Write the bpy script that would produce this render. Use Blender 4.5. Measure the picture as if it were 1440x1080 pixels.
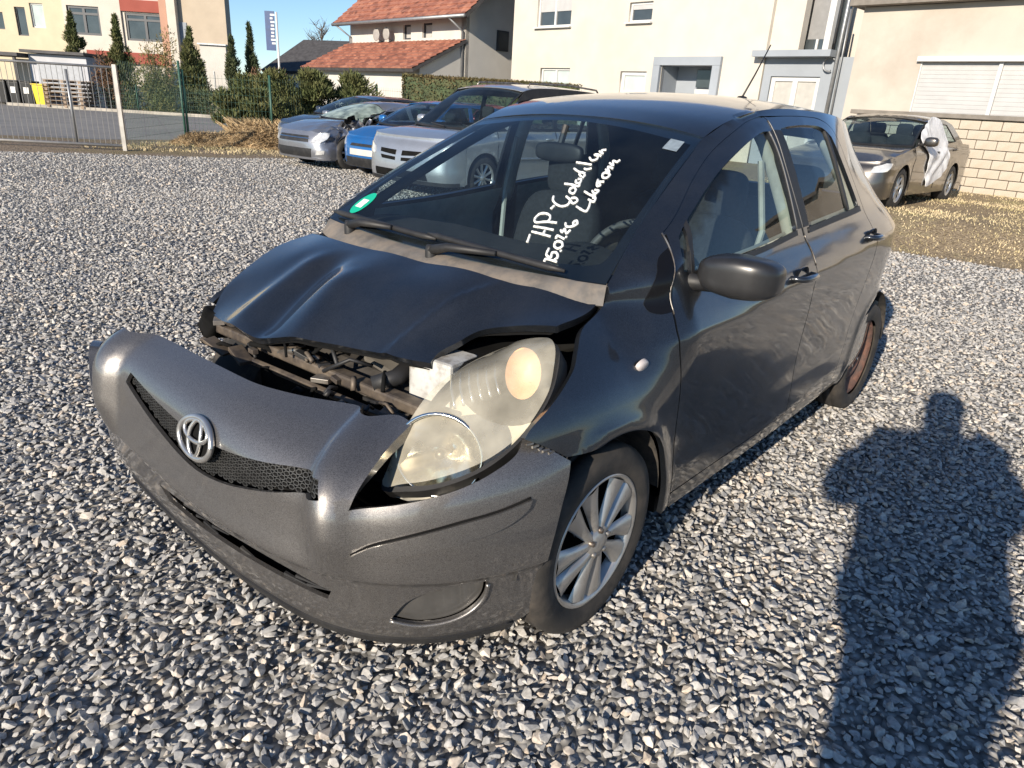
import bpy, bmesh, math, random
import numpy as np
from mathutils import Vector, Matrix
from mathutils.geometry import delaunay_2d_cdt

for o in list(bpy.data.objects): bpy.data.objects.remove(o)
scene = bpy.context.scene
COL = scene.collection
R = math.radians

# ---------------------------------------------------------------- camera
CAM_F, CAM_P, CAM_R, CAM_H = 988.47/1440*36.0, 0.37682, -0.061895, 1.4378
cam_data = bpy.data.cameras.new('camera')
cam_data.sensor_width = 36.0; cam_data.lens = CAM_F
cam_data.clip_start = 0.02; cam_data.clip_end = 2000
cam = bpy.data.objects.new('camera', cam_data); COL.objects.link(cam)
_rt = Vector((1,0,0)); _fw = Vector((0,math.cos(CAM_P),-math.sin(CAM_P))); _up = Vector((0,math.sin(CAM_P),math.cos(CAM_P)))
_r2 = math.cos(CAM_R)*_rt - math.sin(CAM_R)*_up
_u2 = math.sin(CAM_R)*_rt + math.cos(CAM_R)*_up
_m = Matrix((( _r2.x,_u2.x,-_fw.x,0),(_r2.y,_u2.y,-_fw.y,0),(_r2.z,_u2.z,-_fw.z,CAM_H),(0,0,0,1)))
cam.matrix_world = _m
scene.camera = cam

# ---------------------------------------------------------------- daylight
SUN_EL, SUN_AZ = R(20.6), R(30.7)          # light travels towards +Y turned 30.7 deg to +X, sun stands behind the camera
sun_from = Vector((-math.sin(SUN_AZ)*math.cos(SUN_EL), -math.cos(SUN_AZ)*math.cos(SUN_EL), math.sin(SUN_EL)))
world = bpy.data.worlds.new('World'); scene.world = world; world.use_nodes = True
wn = world.node_tree.nodes; wl = world.node_tree.links
bgn = wn['Background']; sky = wn.new('ShaderNodeTexSky'); sky.sky_type = 'NISHITA'; sky.sun_disc = False
sky.sun_elevation = SUN_EL
sky.sun_rotation = math.atan2(sun_from.x, sun_from.y)
sky.altitude = 150; sky.air_density = 0.85; sky.dust_density = 0.0; sky.ozone_density = 4.0
wl.new(sky.outputs[0], bgn.inputs[0]); bgn.inputs[1].default_value = 0.105
sd = bpy.data.lights.new('sun', 'SUN'); sd.energy = 5.0; sd.angle = R(0.6); sd.color = (1.0, 0.885, 0.735)
sun = bpy.data.objects.new('sun', sd); COL.objects.link(sun)
sun.rotation_euler = sun_from.to_track_quat('Z', 'Y').to_euler(); sun.location = (-8,-14,9)
scene.view_settings.view_transform = 'Standard'; scene.view_settings.look = 'None'
scene.view_settings.exposure = 0.5; scene.view_settings.gamma = 1.0
scene.view_settings.use_curve_mapping = False
scene.render.engine = 'CYCLES'

# ---------------------------------------------------------------- materials
MATS = {}
def mat(name, base, rough=0.6, metal=0.0, coat=0.0, coat_rough=0.03, var=0.12, scale=8.0, bump=0.0, bscale=60.0, spec=0.5,
        second=None, sscale=3.0, srange=(0.45,0.62), detail=6.0, coords='Object', trans=0.0, alpha=1.0, rvar=0.0):
    """Principled material with noise-driven colour variation, optional second colour in patches and fine relief."""
    if name in MATS: return MATS[name]
    m = bpy.data.materials.new(name); m.use_nodes = True; MATS[name] = m
    n = m.node_tree.nodes; l = m.node_tree.links; b = n['Principled BSDF']
    b.inputs['Roughness'].default_value = rough; b.inputs['Metallic'].default_value = metal
    b.inputs['Coat Weight'].default_value = coat; b.inputs['Coat Roughness'].default_value = coat_rough
    b.inputs['Specular IOR Level'].default_value = spec
    b.inputs['Transmission Weight'].default_value = trans; b.inputs['Alpha'].default_value = alpha
    tc = n.new('ShaderNodeTexCoord')
    nz = n.new('ShaderNodeTexNoise'); nz.inputs['Scale'].default_value = scale; nz.inputs['Detail'].default_value = detail
    l.new(tc.outputs[coords], nz.inputs['Vector'])
    hsv = n.new('ShaderNodeMixRGB'); hsv.blend_type = 'MIX'
    lo = tuple(c*(1-var) for c in base)+(1,); hi = tuple(min(1,c*(1+var)) for c in base)+(1,)
    hsv.inputs[1].default_value = lo; hsv.inputs[2].default_value = hi
    rp = n.new('ShaderNodeMapRange'); rp.inputs[1].default_value = .3; rp.inputs[2].default_value = .7
    l.new(nz.outputs[0], rp.inputs[0]); l.new(rp.outputs[0], hsv.inputs[0])
    out = hsv.outputs[0]
    if second is not None:
        n2 = n.new('ShaderNodeTexNoise'); n2.inputs['Scale'].default_value = sscale; n2.inputs['Detail'].default_value = 8
        n2.inputs['Roughness'].default_value = .65
        l.new(tc.outputs[coords], n2.inputs['Vector'])
        r2 = n.new('ShaderNodeMapRange'); r2.inputs[1].default_value = srange[0]; r2.inputs[2].default_value = srange[1]
        l.new(n2.outputs[0], r2.inputs[0])
        mx = n.new('ShaderNodeMixRGB'); mx.inputs[2].default_value = tuple(second)+(1,)
        l.new(r2.outputs[0], mx.inputs[0]); l.new(out, mx.inputs[1]); out = mx.outputs[0]
    l.new(out, b.inputs['Base Color'])
    if rvar:
        rr = n.new('ShaderNodeMapRange'); rr.inputs[1].default_value=.3; rr.inputs[2].default_value=.7
        rr.inputs[3].default_value = max(0,rough-rvar); rr.inputs[4].default_value = min(1,rough+rvar)
        l.new(nz.outputs[0], rr.inputs[0]); l.new(rr.outputs[0], b.inputs['Roughness'])
    if bump:
        n3 = n.new('ShaderNodeTexNoise'); n3.inputs['Scale'].default_value = bscale; n3.inputs['Detail'].default_value = 4
        l.new(tc.outputs[coords], n3.inputs['Vector'])
        bp = n.new('ShaderNodeBump'); bp.inputs['Strength'].default_value = bump; bp.inputs['Distance'].default_value = .02
        l.new(n3.outputs[0], bp.inputs['Height']); l.new(bp.outputs[0], b.inputs['Normal'])
    return m

def paint(name, base, metal=0.7, rough=0.38, coat_rough=0.03, flake=0.25, dirt=0.12, dirtcol=(.22,.20,.17), wav=0.0):
    """Car paint: metallic base with flakes under a clear coat, with a thin film of dust."""
    if name in MATS: return MATS[name]
    m = bpy.data.materials.new(name); m.use_nodes = True; MATS[name] = m
    n = m.node_tree.nodes; l = m.node_tree.links; b = n['Principled BSDF']
    b.inputs['Metallic'].default_value = metal; b.inputs['Roughness'].default_value = rough
    b.inputs['Coat Weight'].default_value = 1.0; b.inputs['Coat IOR'].default_value = 1.62; b.inputs['Coat Roughness'].default_value = coat_rough
    tc = n.new('ShaderNodeTexCoord')
    vo = n.new('ShaderNodeTexVoronoi'); vo.inputs['Scale'].default_value = 900
    l.new(tc.outputs['Object'], vo.inputs['Vector'])
    mx = n.new('ShaderNodeMixRGB'); mx.inputs[1].default_value = tuple(c*(1-flake) for c in base)+(1,); mx.inputs[2].default_value = tuple(min(1,c*(1+flake)) for c in base)+(1,)
    sp = n.new('ShaderNodeSeparateColor'); l.new(vo.outputs['Color'], sp.inputs[0]); l.new(sp.outputs[0], mx.inputs[0])
    nz = n.new('ShaderNodeTexNoise'); nz.inputs['Scale'].default_value = 3.5; nz.inputs['Detail'].default_value = 9; nz.inputs['Roughness'].default_value=.7
    l.new(tc.outputs['Object'], nz.inputs['Vector'])
    mr = n.new('ShaderNodeMapRange'); mr.inputs[1].default_value=.42; mr.inputs[2].default_value=.8; mr.inputs[3].default_value = 0; mr.inputs[4].default_value = dirt*2.2
    l.new(nz.outputs[0], mr.inputs[0])
    m2 = n.new('ShaderNodeMixRGB'); m2.inputs[2].default_value = dirtcol+(1,)
    l.new(mr.outputs[0], m2.inputs[0]); l.new(mx.outputs[0], m2.inputs[1]); l.new(m2.outputs[0], b.inputs['Base Color'])
    cr = n.new('ShaderNodeMapRange'); cr.inputs[3].default_value = coat_rough; cr.inputs[4].default_value = coat_rough+.10
    cr.inputs[1].default_value=.4; cr.inputs[2].default_value=.75
    l.new(nz.outputs[0], cr.inputs[0]); l.new(cr.outputs[0], b.inputs['Coat Roughness'])
    if wav:
        n4 = n.new('ShaderNodeTexNoise'); n4.inputs['Scale'].default_value = 2.2; n4.inputs['Detail'].default_value = 1
        l.new(tc.outputs['Object'], n4.inputs['Vector'])
        bp = n.new('ShaderNodeBump'); bp.inputs['Strength'].default_value = wav; bp.inputs['Distance'].default_value=.05
        l.new(n4.outputs[0], bp.inputs['Height']); l.new(bp.outputs[0], b.inputs['Coat Normal']); l.new(bp.outputs[0], b.inputs['Normal'])
    return m

def glass(name, tint=(.75,.82,.82), ior=1.5, rough=0.0, film=0.04, filmcol=(.5,.52,.5)):
    """Thin pane: transmits straight through, reflects by Fresnel, with a little dust film."""
    if name in MATS: return MATS[name]
    m = bpy.data.materials.new(name); m.use_nodes = True; MATS[name] = m
    n = m.node_tree.nodes; l = m.node_tree.links; n.remove(n['Principled BSDF'])
    out = n['Material Output']
    tr = n.new('ShaderNodeBsdfTransparent'); tr.inputs[0].default_value = tint+(1,)
    gl = n.new('ShaderNodeBsdfGlossy'); gl.inputs['Roughness'].default_value = rough
    fr = n.new('ShaderNodeFresnel'); ge = n.new('ShaderNodeNewGeometry'); mi = n.new('ShaderNodeMapRange'); mi.inputs[3].default_value = ior; mi.inputs[4].default_value = 1/ior
    l.new(ge.outputs['Backfacing'], mi.inputs[0]); l.new(mi.outputs[0], fr.inputs[0])
    mx = n.new('ShaderNodeMixShader'); l.new(fr.outputs[0], mx.inputs[0]); l.new(tr.outputs[0], mx.inputs[1]); l.new(gl.outputs[0], mx.inputs[2])
    df = n.new('ShaderNodeBsdfDiffuse'); df.inputs[0].default_value = filmcol+(1,)
    nz = n.new('ShaderNodeTexNoise'); nz.inputs['Scale'].default_value = 5; nz.inputs['Detail'].default_value = 8
    tc = n.new('ShaderNodeTexCoord'); l.new(tc.outputs['Object'], nz.inputs['Vector'])
    mr = n.new('ShaderNodeMapRange'); mr.inputs[1].default_value=.3; mr.inputs[2].default_value=.8; mr.inputs[3].default_value=film*.3; mr.inputs[4].default_value=film*2
    l.new(nz.outputs[0], mr.inputs[0])
    m2 = n.new('ShaderNodeMixShader'); l.new(mr.outputs[0], m2.inputs[0]); l.new(mx.outputs[0], m2.inputs[1]); l.new(df.outputs[0], m2.inputs[2])
    l.new(m2.outputs[0], out.inputs[0])
    return m

# ---------------------------------------------------------------- mesh helpers
def link(o, parent=None):
    COL.objects.link(o)
    if parent is not None: o.parent = parent
    return o
def tag(o, label=None, cat=None, group=None, kind=None):
    if label: o['label'] = label
    if cat: o['category'] = cat
    if group: o['group'] = group
    if kind: o['kind'] = kind
    return o
def empty(name, loc=(0,0,0), rz=0.0, parent=None):
    o = bpy.data.objects.new(name, None); o.empty_display_size = .2
    o.location = loc; o.rotation_euler = (0,0,rz)
    return link(o, parent)
def mesh_obj(name, verts, faces, material, parent=None, smooth=True, normals=None, angle=None):
    me = bpy.data.meshes.new(name)
    me.from_pydata([tuple(map(float,v)) for v in verts], [], [tuple(map(int,f)) for f in faces])
    me.update()
    if smooth:
        me.polygons.foreach_set('use_smooth', [True]*len(me.polygons))
    if angle is not None: me.set_sharp_from_angle(angle=angle)
    if normals is not None:
        me.normals_split_custom_set_from_vertices([tuple(map(float,v)) for v in normals])
    me.materials.append(material)
    o = bpy.data.objects.new(name, me)
    return link(o, parent)

class MB:
    """Collects simple shapes into one mesh."""
    def __init__(s): s.v = []; s.f = []
    def add(s, v, f):
        k = len(s.v); s.v += [tuple(p) for p in v]; s.f += [tuple(i+k for i in q) for q in f]; return s
    def box(s, c, d, rz=0, ry=0, rx=0, bev=0.0):
        bm = bmesh.new(); bmesh.ops.create_cube(bm, size=1)
        for v in bm.verts: v.co = Vector((v.co.x*d[0], v.co.y*d[1], v.co.z*d[2]))
        if bev: bmesh.ops.bevel(bm, geom=bm.edges[:], offset=bev, segments=2, affect='EDGES', profile=.5)
        M_ = Matrix.Translation(c) @ Matrix.Rotation(rz,4,'Z') @ Matrix.Rotation(ry,4,'Y') @ Matrix.Rotation(rx,4,'X')
        bm.transform(M_); s._bm(bm); return s
    def _bm(s, bm):
        bm.verts.index_update(); s.add([v.co.copy() for v in bm.verts], [[v.index for v in f.verts] for f in bm.faces]); bm.free()
    def tube(s, pts, r, n=8, cap=True):
        pts = [Vector(p) for p in pts]; k0 = len(s.v)
        rs = r if isinstance(r,(list,tuple)) else [r]*len(pts)
        prev = None
        for i,p in enumerate(pts):
            t = (pts[min(i+1,len(pts)-1)]-pts[max(i-1,0)])
            t = t.normalized() if t.length>1e-9 else Vector((0,0,1))
            if prev is None:
                a = t.orthogonal().normalized()
            else:
                a = prev - t*prev.dot(t)
                a = a.normalized() if a.length>1e-6 else t.orthogonal().normalized()
            prev = a; b = t.cross(a)
            for j in range(n):
                an = 2*math.pi*j/n; s.v.append(tuple(p+(a*math.cos(an)+b*math.sin(an))*rs[i]))
        for i in range(len(pts)-1):
            for j in range(n):
                s.f.append((k0+i*n+j, k0+i*n+(j+1)%n, k0+(i+1)*n+(j+1)%n, k0+(i+1)*n+j))
        if cap:
            s.f.append(tuple(k0+j for j in reversed(range(n)))); s.f.append(tuple(k0+(len(pts)-1)*n+j for j in range(n)))
        return s
    def lathe(s, prof, n=32, axis='Y', c=(0,0,0)):
        """prof: (radius, offset along axis)."""
        k0 = len(s.v)
        for r_,h_ in prof:
            for j in range(n):
                a = 2*math.pi*j/n
                if axis=='Y': p=(c[0]+r_*math.cos(a), c[1]+h_, c[2]+r_*math.sin(a))
                elif axis=='X': p=(c[0]+h_, c[1]+r_*math.cos(a), c[2]+r_*math.sin(a))
                else: p=(c[0]+r_*math.cos(a), c[1]+r_*math.sin(a), c[2]+h_)
                s.v.append(p)
        for i in range(len(prof)-1):
            for j in range(n):
                s.f.append((k0+i*n+j, k0+i*n+(j+1)%n, k0+(i+1)*n+(j+1)%n, k0+(i+1)*n+j))
        return s
    def prism(s, poly, h0, h1, fmap):
        """polygon in 2D extruded between h0 and h1 through fmap(u,v,h)."""
        k=len(s.v); n=len(poly)
        s.v += [tuple(fmap(u,v,h0)) for u,v in poly]+[tuple(fmap(u,v,h1)) for u,v in poly]
        s.f.append(tuple(k+i for i in reversed(range(n)))); s.f.append(tuple(k+n+i for i in range(n)))
        for i in range(n):
            j=(i+1)%n; s.f.append((k+i,k+j,k+n+j,k+n+i))
        return s
    def build(s, name, material, parent=None, smooth=False, angle=None, bevel=0.0):
        o = mesh_obj(name, s.v, s.f, material, parent, smooth=smooth or angle is not None, angle=angle)
        bm = bmesh.new(); bm.from_mesh(o.data); bmesh.ops.recalc_face_normals(bm, faces=bm.faces[:]); bm.to_mesh(o.data); bm.free()
        if bevel:
            md = o.modifiers.new('bevel','BEVEL'); md.width=bevel; md.segments=2; md.limit_method='ANGLE'
        return o

def crom(pts, n=8, closed=False):
    """Catmull-Rom through points (any dimension)."""
    P = [np.asarray(p,float) for p in pts]; out=[]; N=len(P)
    segs = N if closed else N-1
    for i in range(segs):
        if closed: a,b,c,d = P[(i-1)%N],P[i],P[(i+1)%N],P[(i+2)%N]
        else:
            b,c = P[i],P[i+1]; a = P[i-1] if i>0 else 2*b-c; d = P[i+2] if i+2<N else 2*c-b
        # centripetal
        def tj(ti,p,q): return ti+max(1e-6,np.linalg.norm(q-p))**.5
        t0=0; t1=tj(t0,a,b); t2=tj(t1,b,c); t3=tj(t2,c,d)
        for k in range(n):
            t=t1+(t2-t1)*k/n
            A1=(t1-t)/(t1-t0)*a+(t-t0)/(t1-t0)*b; A2=(t2-t)/(t2-t1)*b+(t-t1)/(t2-t1)*c; A3=(t3-t)/(t3-t2)*c+(t-t2)/(t3-t2)*d
            B1=(t2-t)/(t2-t0)*A1+(t-t0)/(t2-t0)*A2; B2=(t3-t)/(t3-t1)*A2+(t-t1)/(t3-t1)*A3
            out.append((t2-t)/(t2-t1)*B1+(t-t1)/(t2-t1)*B2)
    if not closed: out.append(P[-1])
    return out
def outline(*segs, n=6):
    """Closed outline from smooth segments joined at corners; each segment ends where the next begins."""
    out=[]
    for s in segs:
        c = crom(s,n) if len(s)>2 else [np.asarray(p,float) for p in s]
        out += list(c[:-1])
    return np.array(out)
def resample(poly, step, closed=True):
    poly=np.asarray(poly,float); out=[]; n=len(poly)
    for i in range(n if closed else n-1):
        a=poly[i]; b=poly[(i+1)%n]; L=np.linalg.norm(b-a)
        if L<1e-7: continue
        k=max(1,int(math.ceil(L/step)))
        for j in range(k): out.append(a+(b-a)*j/k)
    if not closed: out.append(poly[-1])
    # drop near-duplicates
    res=[out[0]]
    for p in out[1:]:
        if np.linalg.norm(p-res[-1])>step*.12: res.append(p)
    if closed and np.linalg.norm(res[0]-res[-1])<step*.12: res.pop()
    return np.array(res)
def inside(poly, P):
    x=P[:,0]; y=P[:,1]; r=np.zeros(len(P),bool); n=len(poly); j=n-1
    for i in range(n):
        xi,yi=poly[i]; xj,yj=poly[j]
        if yi!=yj:
            c=((yi>y)!=(yj>y))&(x<(xj-xi)*(y-yi)/(yj-yi)+xi); r^=c
        j=i
    return r
def panel_data(outer, holes, fmap, step, flip=False, flange=0.0, hole_flange=None, inward=None):
    """2D outline (with holes) meshed and carried onto a surface by fmap(u,v)->Nx3. Returns verts, faces, normals."""
    rings=[resample(outer,step)]+[resample(h,step) for h in holes]
    B=np.concatenate(rings); edges=[]; k=0
    for r_ in rings:
        n=len(r_); edges+=[(k+i,k+(i+1)%n) for i in range(n)]; k+=n
    lo=B.min(0); hi=B.max(0)
    gx=np.arange(lo[0],hi[0],step); gy=np.arange(lo[1],hi[1],step*.87)
    G=np.array([(x+(step*.5 if j%2 else 0),y) for j,y in enumerate(gy) for x in gx]) if len(gx)*len(gy) else np.zeros((0,2))
    if len(G):
        m=inside(rings[0],G)
        for h in rings[1:]: m&=~inside(h,G)
        G=G[m]
    if len(G):
        keep=np.ones(len(G),bool)
        for i in range(0,len(G),2000):
            d=np.min(np.linalg.norm(G[i:i+2000,None]-B[None],axis=2),axis=1); keep[i:i+2000]=d>step*.55
        G=G[keep]
    V=np.concatenate([B,G]) if len(G) else B
    vs,es,fs,ov,oe,of=delaunay_2d_cdt([Vector(p) for p in V],edges,[],0,1e-7)
    vs=np.array([tuple(v) for v in vs]); fs=np.array([tuple(f) for f in fs])
    cen=vs[fs].mean(1); m=inside(rings[0],cen)
    for h in rings[1:]: m&=~inside(h,cen)
    fs=fs[m]
    e=1e-3
    P=fmap(vs[:,0],vs[:,1]); du=fmap(vs[:,0]+e,vs[:,1])-fmap(vs[:,0]-e,vs[:,1]); dv=fmap(vs[:,0],vs[:,1]+e)-fmap(vs[:,0],vs[:,1]-e)
    N=np.cross(du,dv); N/=np.maximum(np.linalg.norm(N,axis=1,keepdims=True),1e-12)
    # CDT gives counter-clockwise in (u,v): geometric normal follows du x dv
    if flip: N=-N; fs=fs[:,::-1]
    verts=list(P); faces=[tuple(f) for f in fs]; norms=list(N)
    if flange:
        for q,r_ in enumerate(rings):
            fl=flange if (q==0 or hole_flange is None) else hole_flange
            if fl==0: continue
            p=fmap(r_[:,0],r_[:,1]); a=fmap(r_[:,0]+e,r_[:,1])-fmap(r_[:,0]-e,r_[:,1]); b=fmap(r_[:,0],r_[:,1]+e)-fmap(r_[:,0],r_[:,1]-e)
            nn=np.cross(a,b); nn/=np.maximum(np.linalg.norm(nn,axis=1,keepdims=True),1e-12)
            if flip: nn=-nn
            back=p-nn*fl if inward is None else p+np.asarray(inward)*fl
            t=np.roll(p,-1,0)-np.roll(p,1,0); sd_=np.cross(t,nn); sd_/=np.maximum(np.linalg.norm(sd_,axis=1,keepdims=True),1e-12)
            n=len(r_); k=len(verts)
            area=0.5*np.sum(r_[:,0]*np.roll(r_[:,1],-1)-np.roll(r_[:,0],-1)*r_[:,1])
            sg=1.0 if ((area>0)!=flip) else -1.0
            if q>0: sg=-sg
            verts+=list(p)+list(back); norms+=list(sd_*sg)+list(sd_*sg)
            for i in range(n):
                j=(i+1)%n; f4=(k+i,k+j,k+n+j,k+n+i)
                faces.append(f4 if sg<0 else f4[::-1])
    return np.array(verts),faces,np.array(norms)
def panel(name, outer, fmap, material, parent=None, holes=(), step=.03, flip=False, flange=.012, mirror=False, hole_flange=None, inward=None, label=None):
    v,f,n=panel_data(outer,holes,fmap,step,flip,flange,hole_flange,inward)
    o=mesh_obj(name,v,f,material,parent,normals=n)
    if label: o['label']=label
    if mirror:
        s=np.array([1,-1,1.]); o2=mesh_obj(name,v*s,[q[::-1] for q in f],material,parent if mirror is True else mirror,normals=n*s)
        return o,o2
    return o
class TPS:
    """Thin-plate spline height over scattered control points."""
    def __init__(s, P, Z, lam=0.0):
        P=np.asarray(P,float); n=len(P); s.P=P
        A=np.zeros((n+3,n+3)); A[:n,:n]=s.k(P,P)+lam*np.eye(n); A[:n,n]=1; A[:n,n+1:]=P; A[n,:n]=1; A[n+1:,:n]=P.T
        b=np.zeros(n+3); b[:n]=Z; s.w=np.linalg.solve(A,b)
    def k(s,A,B):
        d2=((A[:,None]-B[None])**2).sum(2); return d2*np.log(d2+1e-12)*.5
    def __call__(s,x,y):
        x=np.atleast_1d(np.asarray(x,float)); y=np.atleast_1d(np.asarray(y,float)); Q=np.stack([x,y],1); n=len(s.P)
        return s.k(Q,s.P)@s.w[:n]+s.w[n]+Q@s.w[n+1:]
def pchip(xs,ys):
    xs=np.asarray(xs,float); ys=np.asarray(ys,float); o=np.argsort(xs); xs=xs[o]; ys=ys[o]
    h=np.diff(xs); d=np.diff(ys)/h; m=np.zeros_like(ys)
    for i in range(1,len(xs)-1):
        if d[i-1]*d[i]>0:
            w1=2*h[i]+h[i-1]; w2=h[i]+2*h[i-1]; m[i]=(w1+w2)/(w1/d[i-1]+w2/d[i])
    m[0]=d[0]; m[-1]=d[-1]
    def f(x):
        x=np.clip(np.asarray(x,float),xs[0],xs[-1]); i=np.clip(np.searchsorted(xs,x)-1,0,len(xs)-2)
        t=(x-xs[i])/h[i]; t2=t*t; t3=t2*t
        return (2*t3-3*t2+1)*ys[i]+(t3-2*t2+t)*h[i]*m[i]+(-2*t3+3*t2)*ys[i+1]+(t3-t2)*h[i]*m[i+1]
    return f
def sstep(a,b,x):
    t=np.clip((np.asarray(x,float)-a)/(b-a),0,1); return t*t*(3-2*t)
def gauss(x,s): return np.exp(-(np.asarray(x)/s)**2)
# ================================================================ ground: yard, verges, road
def ground_mat(name, c1, c2, c3, vscale=34., nscale=.35, bump=.8, patch=None, patch_rng=(.5,.62)):
    """Loose ground: cell colours, larger patches and relief."""
    m=bpy.data.materials.new(name); m.use_nodes=True; n=m.node_tree.nodes; l=m.node_tree.links; b=n['Principled BSDF']
    b.inputs['Roughness'].default_value=.92; b.inputs['Specular IOR Level'].default_value=.25
    tc=n.new('ShaderNodeTexCoord'); vo=n.new('ShaderNodeTexVoronoi'); vo.inputs['Scale'].default_value=vscale
    l.new(tc.outputs['Object'],vo.inputs['Vector'])
    sp=n.new('ShaderNodeSeparateColor'); l.new(vo.outputs['Color'],sp.inputs[0])
    cr=n.new('ShaderNodeValToRGB'); e=cr.color_ramp.elements; e[0].color=c1+(1,); e[1].color=c3+(1,); k=cr.color_ramp.elements.new(.5); k.color=c2+(1,)
    l.new(sp.outputs[0],cr.inputs[0]); out=cr.outputs[0]
    # dark gaps between pieces
    mr=n.new('ShaderNodeMapRange'); mr.inputs[1].default_value=.0; mr.inputs[2].default_value=.75; mr.inputs[3].default_value=1.15; mr.inputs[4].default_value=.35
    l.new(vo.outputs['Distance'],mr.inputs[0])
    mu=n.new('ShaderNodeMixRGB'); mu.blend_type='MULTIPLY'; mu.inputs[0].default_value=1; l.new(out,mu.inputs[1]); l.new(mr.outputs[0],mu.inputs[2]); out=mu.outputs[0]
    nz=n.new('ShaderNodeTexNoise'); nz.inputs['Scale'].default_value=nscale; nz.inputs['Detail'].default_value=8; nz.inputs['Roughness'].default_value=.65
    l.new(tc.outputs['Object'],nz.inputs['Vector'])
    if patch:
        r2=n.new('ShaderNodeMapRange'); r2.inputs[1].default_value=patch_rng[0]; r2.inputs[2].default_value=patch_rng[1]; l.new(nz.outputs[0],r2.inputs[0])
        mx=n.new('ShaderNodeMixRGB'); mx.inputs[2].default_value=patch+(1,); mm=n.new('ShaderNodeMath'); mm.operation='MULTIPLY'; mm.inputs[1].default_value=.75
        l.new(r2.outputs[0],mm.inputs[0]); l.new(mm.outputs[0],mx.inputs[0]); l.new(out,mx.inputs[1]); out=mx.outputs[0]
    l.new(out,b.inputs['Base Color'])
    bp=n.new('ShaderNodeBump'); bp.inputs['Strength'].default_value=bump; bp.inputs['Distance'].default_value=.02; bp.invert=True
    l.new(vo.outputs['Distance'],bp.inputs['Height']); l.new(bp.outputs[0],b.inputs['Normal'])
    return m
M_GRAVEL=ground_mat('grey_gravel_ground',(.25,.24,.23),(.39,.38,.355),(.53,.51,.475),patch=(.34,.28,.215),patch_rng=(.56,.70))
M_DIRT=ground_mat('brown_dirt_ground',(.32,.245,.17),(.42,.325,.235),(.50,.41,.305),vscale=30,nscale=.5,patch=(.22,.18,.09),patch_rng=(.48,.62))
M_VERGE=ground_mat('dry_turf_ground',(.38,.285,.17),(.50,.385,.24),(.58,.46,.31),vscale=40,nscale=.7,bump=.5,patch=(.33,.29,.14),patch_rng=(.52,.66))
M_FIELD=ground_mat('far_ground',(.12,.11,.08),(.15,.13,.10),(.19,.17,.13),vscale=3,nscale=.05)
M_ROAD=mat('asphalt',(.20,.198,.195),rough=.85,var=.14,scale=1.2,second=(.24,.235,.225),sscale=.4,bump=.1,bscale=90)
M_KERB=mat('kerb_concrete',(.38,.35,.30),rough=.85,var=.2,scale=3,bump=.1,bscale=40)

def sheet(name,pts,z,m,kind='structure'):
    o=mesh_obj(name,[(x,y,z) for x,y in pts],[tuple(range(len(pts)))],m,smooth=False); o['kind']=kind; return o
sheet('terrain',[(-900,-60),(900,-60),(900,1500),(-900,1500)],-.012,M_FIELD)
# verge line on the right runs from the yard up to the wall; road passes behind the fence on the left
YARD=[(-40,-30),(30,-30),(30,-8.0),(8.6,6.1),(4.5,9.1),(3.9,10.6),(4.2,14),(4.5,30),(-3.0,30),(-4.6,17.5),(-6.5,16.0),(-9.5,14.9),(-11.5,13.9),(-40,5)]
sheet('gravel_yard',YARD,0.0,M_GRAVEL)
sheet('dirt_strip',[(-40,5.1),(-11.5,14.0),(-9.5,15.0),(-6.5,16.1),(-4.6,17.6),(-3.1,30),(-3.1,40),(-12,30),(-9.4,21.2),(-11.2,19.0),(-40,14)],-.004,M_DIRT)
VERGE=np.array([(30,-8.0),(30,30),(4.55,30),(4.25,14),(3.95,10.6),(4.55,9.1),(8.65,6.1)])
def verge_z(x,y):
    """bank rising from the gravel edge towards the block wall."""
    e=(np.asarray(x,float)-4.6)*.59+(np.asarray(y,float)-9.1)*.81; e2=(np.asarray(x,float)-4.0)
    return .27*sstep(.0,2.0,np.minimum(e,e2*1.8+.2))+.012*np.sin(np.asarray(x)*2.1+np.asarray(y)*1.3)*sstep(.2,1.5,e)-.004
vg=panel('grass_verge',VERGE,lambda x,y:np.stack([np.asarray(x,float),np.asarray(y,float),verge_z(x,y)],-1),M_VERGE,None,step=.5,flange=0); vg['kind']='structure'
sheet('road',[(-90,2),(-40,13.9),(-11.2,18.9),(-9.3,21.3),(-10.6,30),(-13.5,39.0),(-25.5,38.9),(-90,26)],-.006,M_ROAD)

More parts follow.
